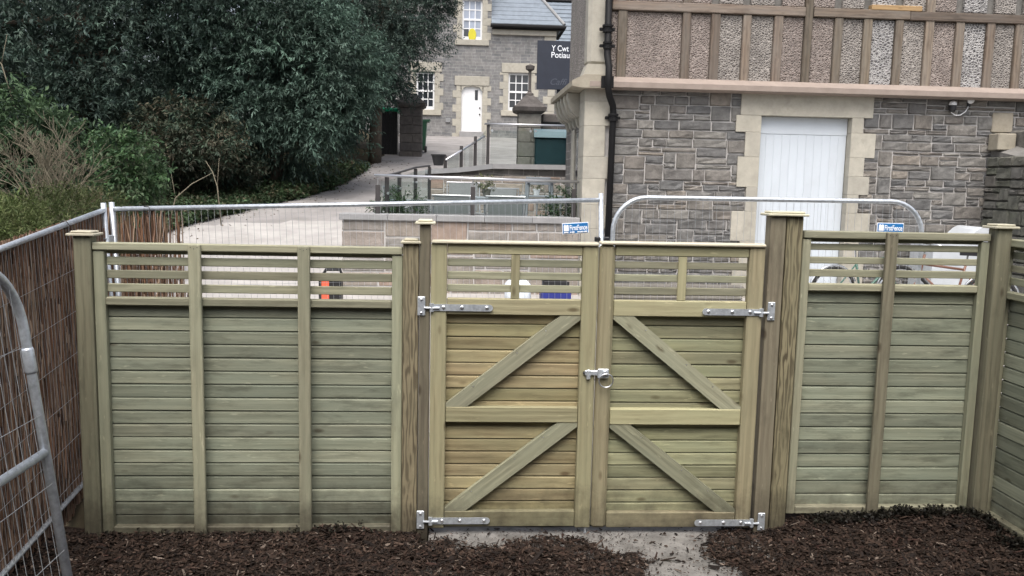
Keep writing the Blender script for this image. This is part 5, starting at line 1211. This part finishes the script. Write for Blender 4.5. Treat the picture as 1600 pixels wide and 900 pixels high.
for k in range(7):
    x, y, z = at_ground(1052, 11.62-.0*k); zt4 = z + .036*k + .002
    o = plank('stacked_plank', W['plank'], None, (x+random.uniform(-.05, .05), 11.6+random.uniform(-.02, .02), zt4+.018 + .0), 1.95-random.uniform(0, .15), .22, .032, random.uniform(-.3, .3), .004)
    tag(o, ('lowest', 'second', 'third', 'middle', 'fifth', 'sixth', 'topmost')[k] + ' grey plank of the pile under the cafe wall', 'plank', 'planks piled under the cafe wall')
x, y, z = at_ground(985, 11.2); o = plank('timber_offcut', W['cap'], None, (P(1000, 462, 10.6).x, 10.6, gz(10.6)+.035), .30, .07, .05, 0, .004); tag(o, 'pale timber offcut on the ground behind the right gate leaf', 'timber')
def bicycle(label, x, y, rz_, fm, scale=1.0):
    t = thing('bicycle', label, 'bicycle', (x, y, gz(y)+.008), rz_, 'bicycles behind the right fence panel'); R_ = .335
    for cx in (-.52, .52):
        wh = MB(); wh.tube([(cx+R_*math.cos(2*math.pi*k/28), 0, R_+R_*math.sin(2*math.pi*k/28)) for k in range(29)], .019, 7, False); wo2 = wh.build('wheel', M['tyre'], t, smooth=True)
        rm = MB(); rm.tube([(cx+(R_-.028)*math.cos(2*math.pi*k/28), 0, R_+(R_-.028)*math.sin(2*math.pi*k/28)) for k in range(29)], .010, 6, False)
        for k in range(14): a = 2*math.pi*k/14; rm.tube([(cx, .015*(-1)**k, R_), (cx+(R_-.03)*math.cos(a), 0, R_+(R_-.03)*math.sin(a))], .0016, 4, False)
        rm.tube([(cx, -.04, R_), (cx, .04, R_)], .018, 8); rm.build('rim', M['chrome'], wo2)
        mg = MB(); mg.tube([(cx+(R_+.035)*math.cos(a), 0, R_+(R_+.035)*math.sin(a)) for a in [R(d_) for d_ in range(25, 186, 14)]], .014, 6); mg.build('mudguard', M['chrome'], t, smooth=True)
    f = MB()
    for p_, q_, r_ in (((-.52, 0, R_), (-.09, 0, .29), .012), ((-.09, 0, .29), (-.20, 0, .80), .016), ((-.52, 0, R_), (-.18, 0, .72), .010), ((-.09, 0, .29), (.34, 0, .68), .018), ((-.18, 0, .74), (.33, 0, .80), .016), ((.36, 0, .62), (.31, 0, .92), .018), ((.52, 0, R_), (.36, 0, .62), .013)): f.tube([p_, q_], r_, 8)
    f.build('bicycle_frame', fm, t, smooth=True)
    MB().tube([(.14, -.28, 1.02), (.26, -.24, 1.06), (.33, -.10, 1.04), (.33, .10, 1.04), (.26, .24, 1.06), (.14, .28, 1.02)], .013, 8).build('handlebar', M['chrome'], t, smooth=True)
    for s in (-1, 1): MB().tube([(.06, s*.29, 1.005), (.15, s*.28, 1.025)], .018, 8).build('grip', M['blackp'], t)
    MB().tube([(.31, 0, .90), (.33, 0, 1.04)], .013, 8).build('stem', M['chrome'], t); MB().tube([(-.20, 0, .78), (-.215, 0, .92)], .012, 8).build('seat_post', M['chrome'], t)
    sa = MB(); sa.v = [(.10, 0, .03), (-.16, -.09, .04), (-.16, .09, .04), (-.12, 0, .055), (.10, 0, -.01), (-.15, -.08, -.01), (-.15, .08, -.01)]; sa.f = [(0,1,3), (0,3,2), (1,2,3), (0,4,5,1), (0,2,6,4), (1,5,6,2), (4,6,5)]; sa.build('saddle', M['blackp'], t, (-.215, 0, .93), fix=True)
    MB().tube([(-.02, -.10, .29), (-.16, -.10, .29)], .012, 6).build('pedal', M['blackp'], t); MB().tube([(-.09, -.05, .29), (-.09, .05, .29)], .07, 14).build('chainring', M['chrome'], t)
    return t
bicycle('bicycle with chrome handlebar parked left, beneath the blue sign', P(1355, 430, 10.9).x, 10.9, R(14), M['bikegreen'])
bicycle('bicycle parked before the white sheeted stack, next to the corner post', P(1482, 430, 10.5).x, 10.5, R(172), M['bikered'])
# white sheeted stack by the buttress
q0, q1 = P(1456, 420, 11.25), P(1560, 420, 11.25)
ws = MB(); n_ = 14; zb4 = gz(11.3); zt5 = P(1470, 376, 11.25).z; hump = P(1530, 356, 11.25).z
top = [(q0.x+(q1.x-q0.x)*k/n_, zt5+.01+(hump-zt5)*max(0, math.sin(math.pi*min(1, max(0, (k/n_-.5)/.5))))) for k in range(n_+1)]
ws.prism([(q0.x, zb4), (q1.x, zb4)] + list(reversed(top)), 11.25, 11.85); o = ws.build('sheeted_stack', M['sheet'], None, fix=True); tag(o, 'stack under a white sheet behind the right fence panel, by the corner post', 'stack')
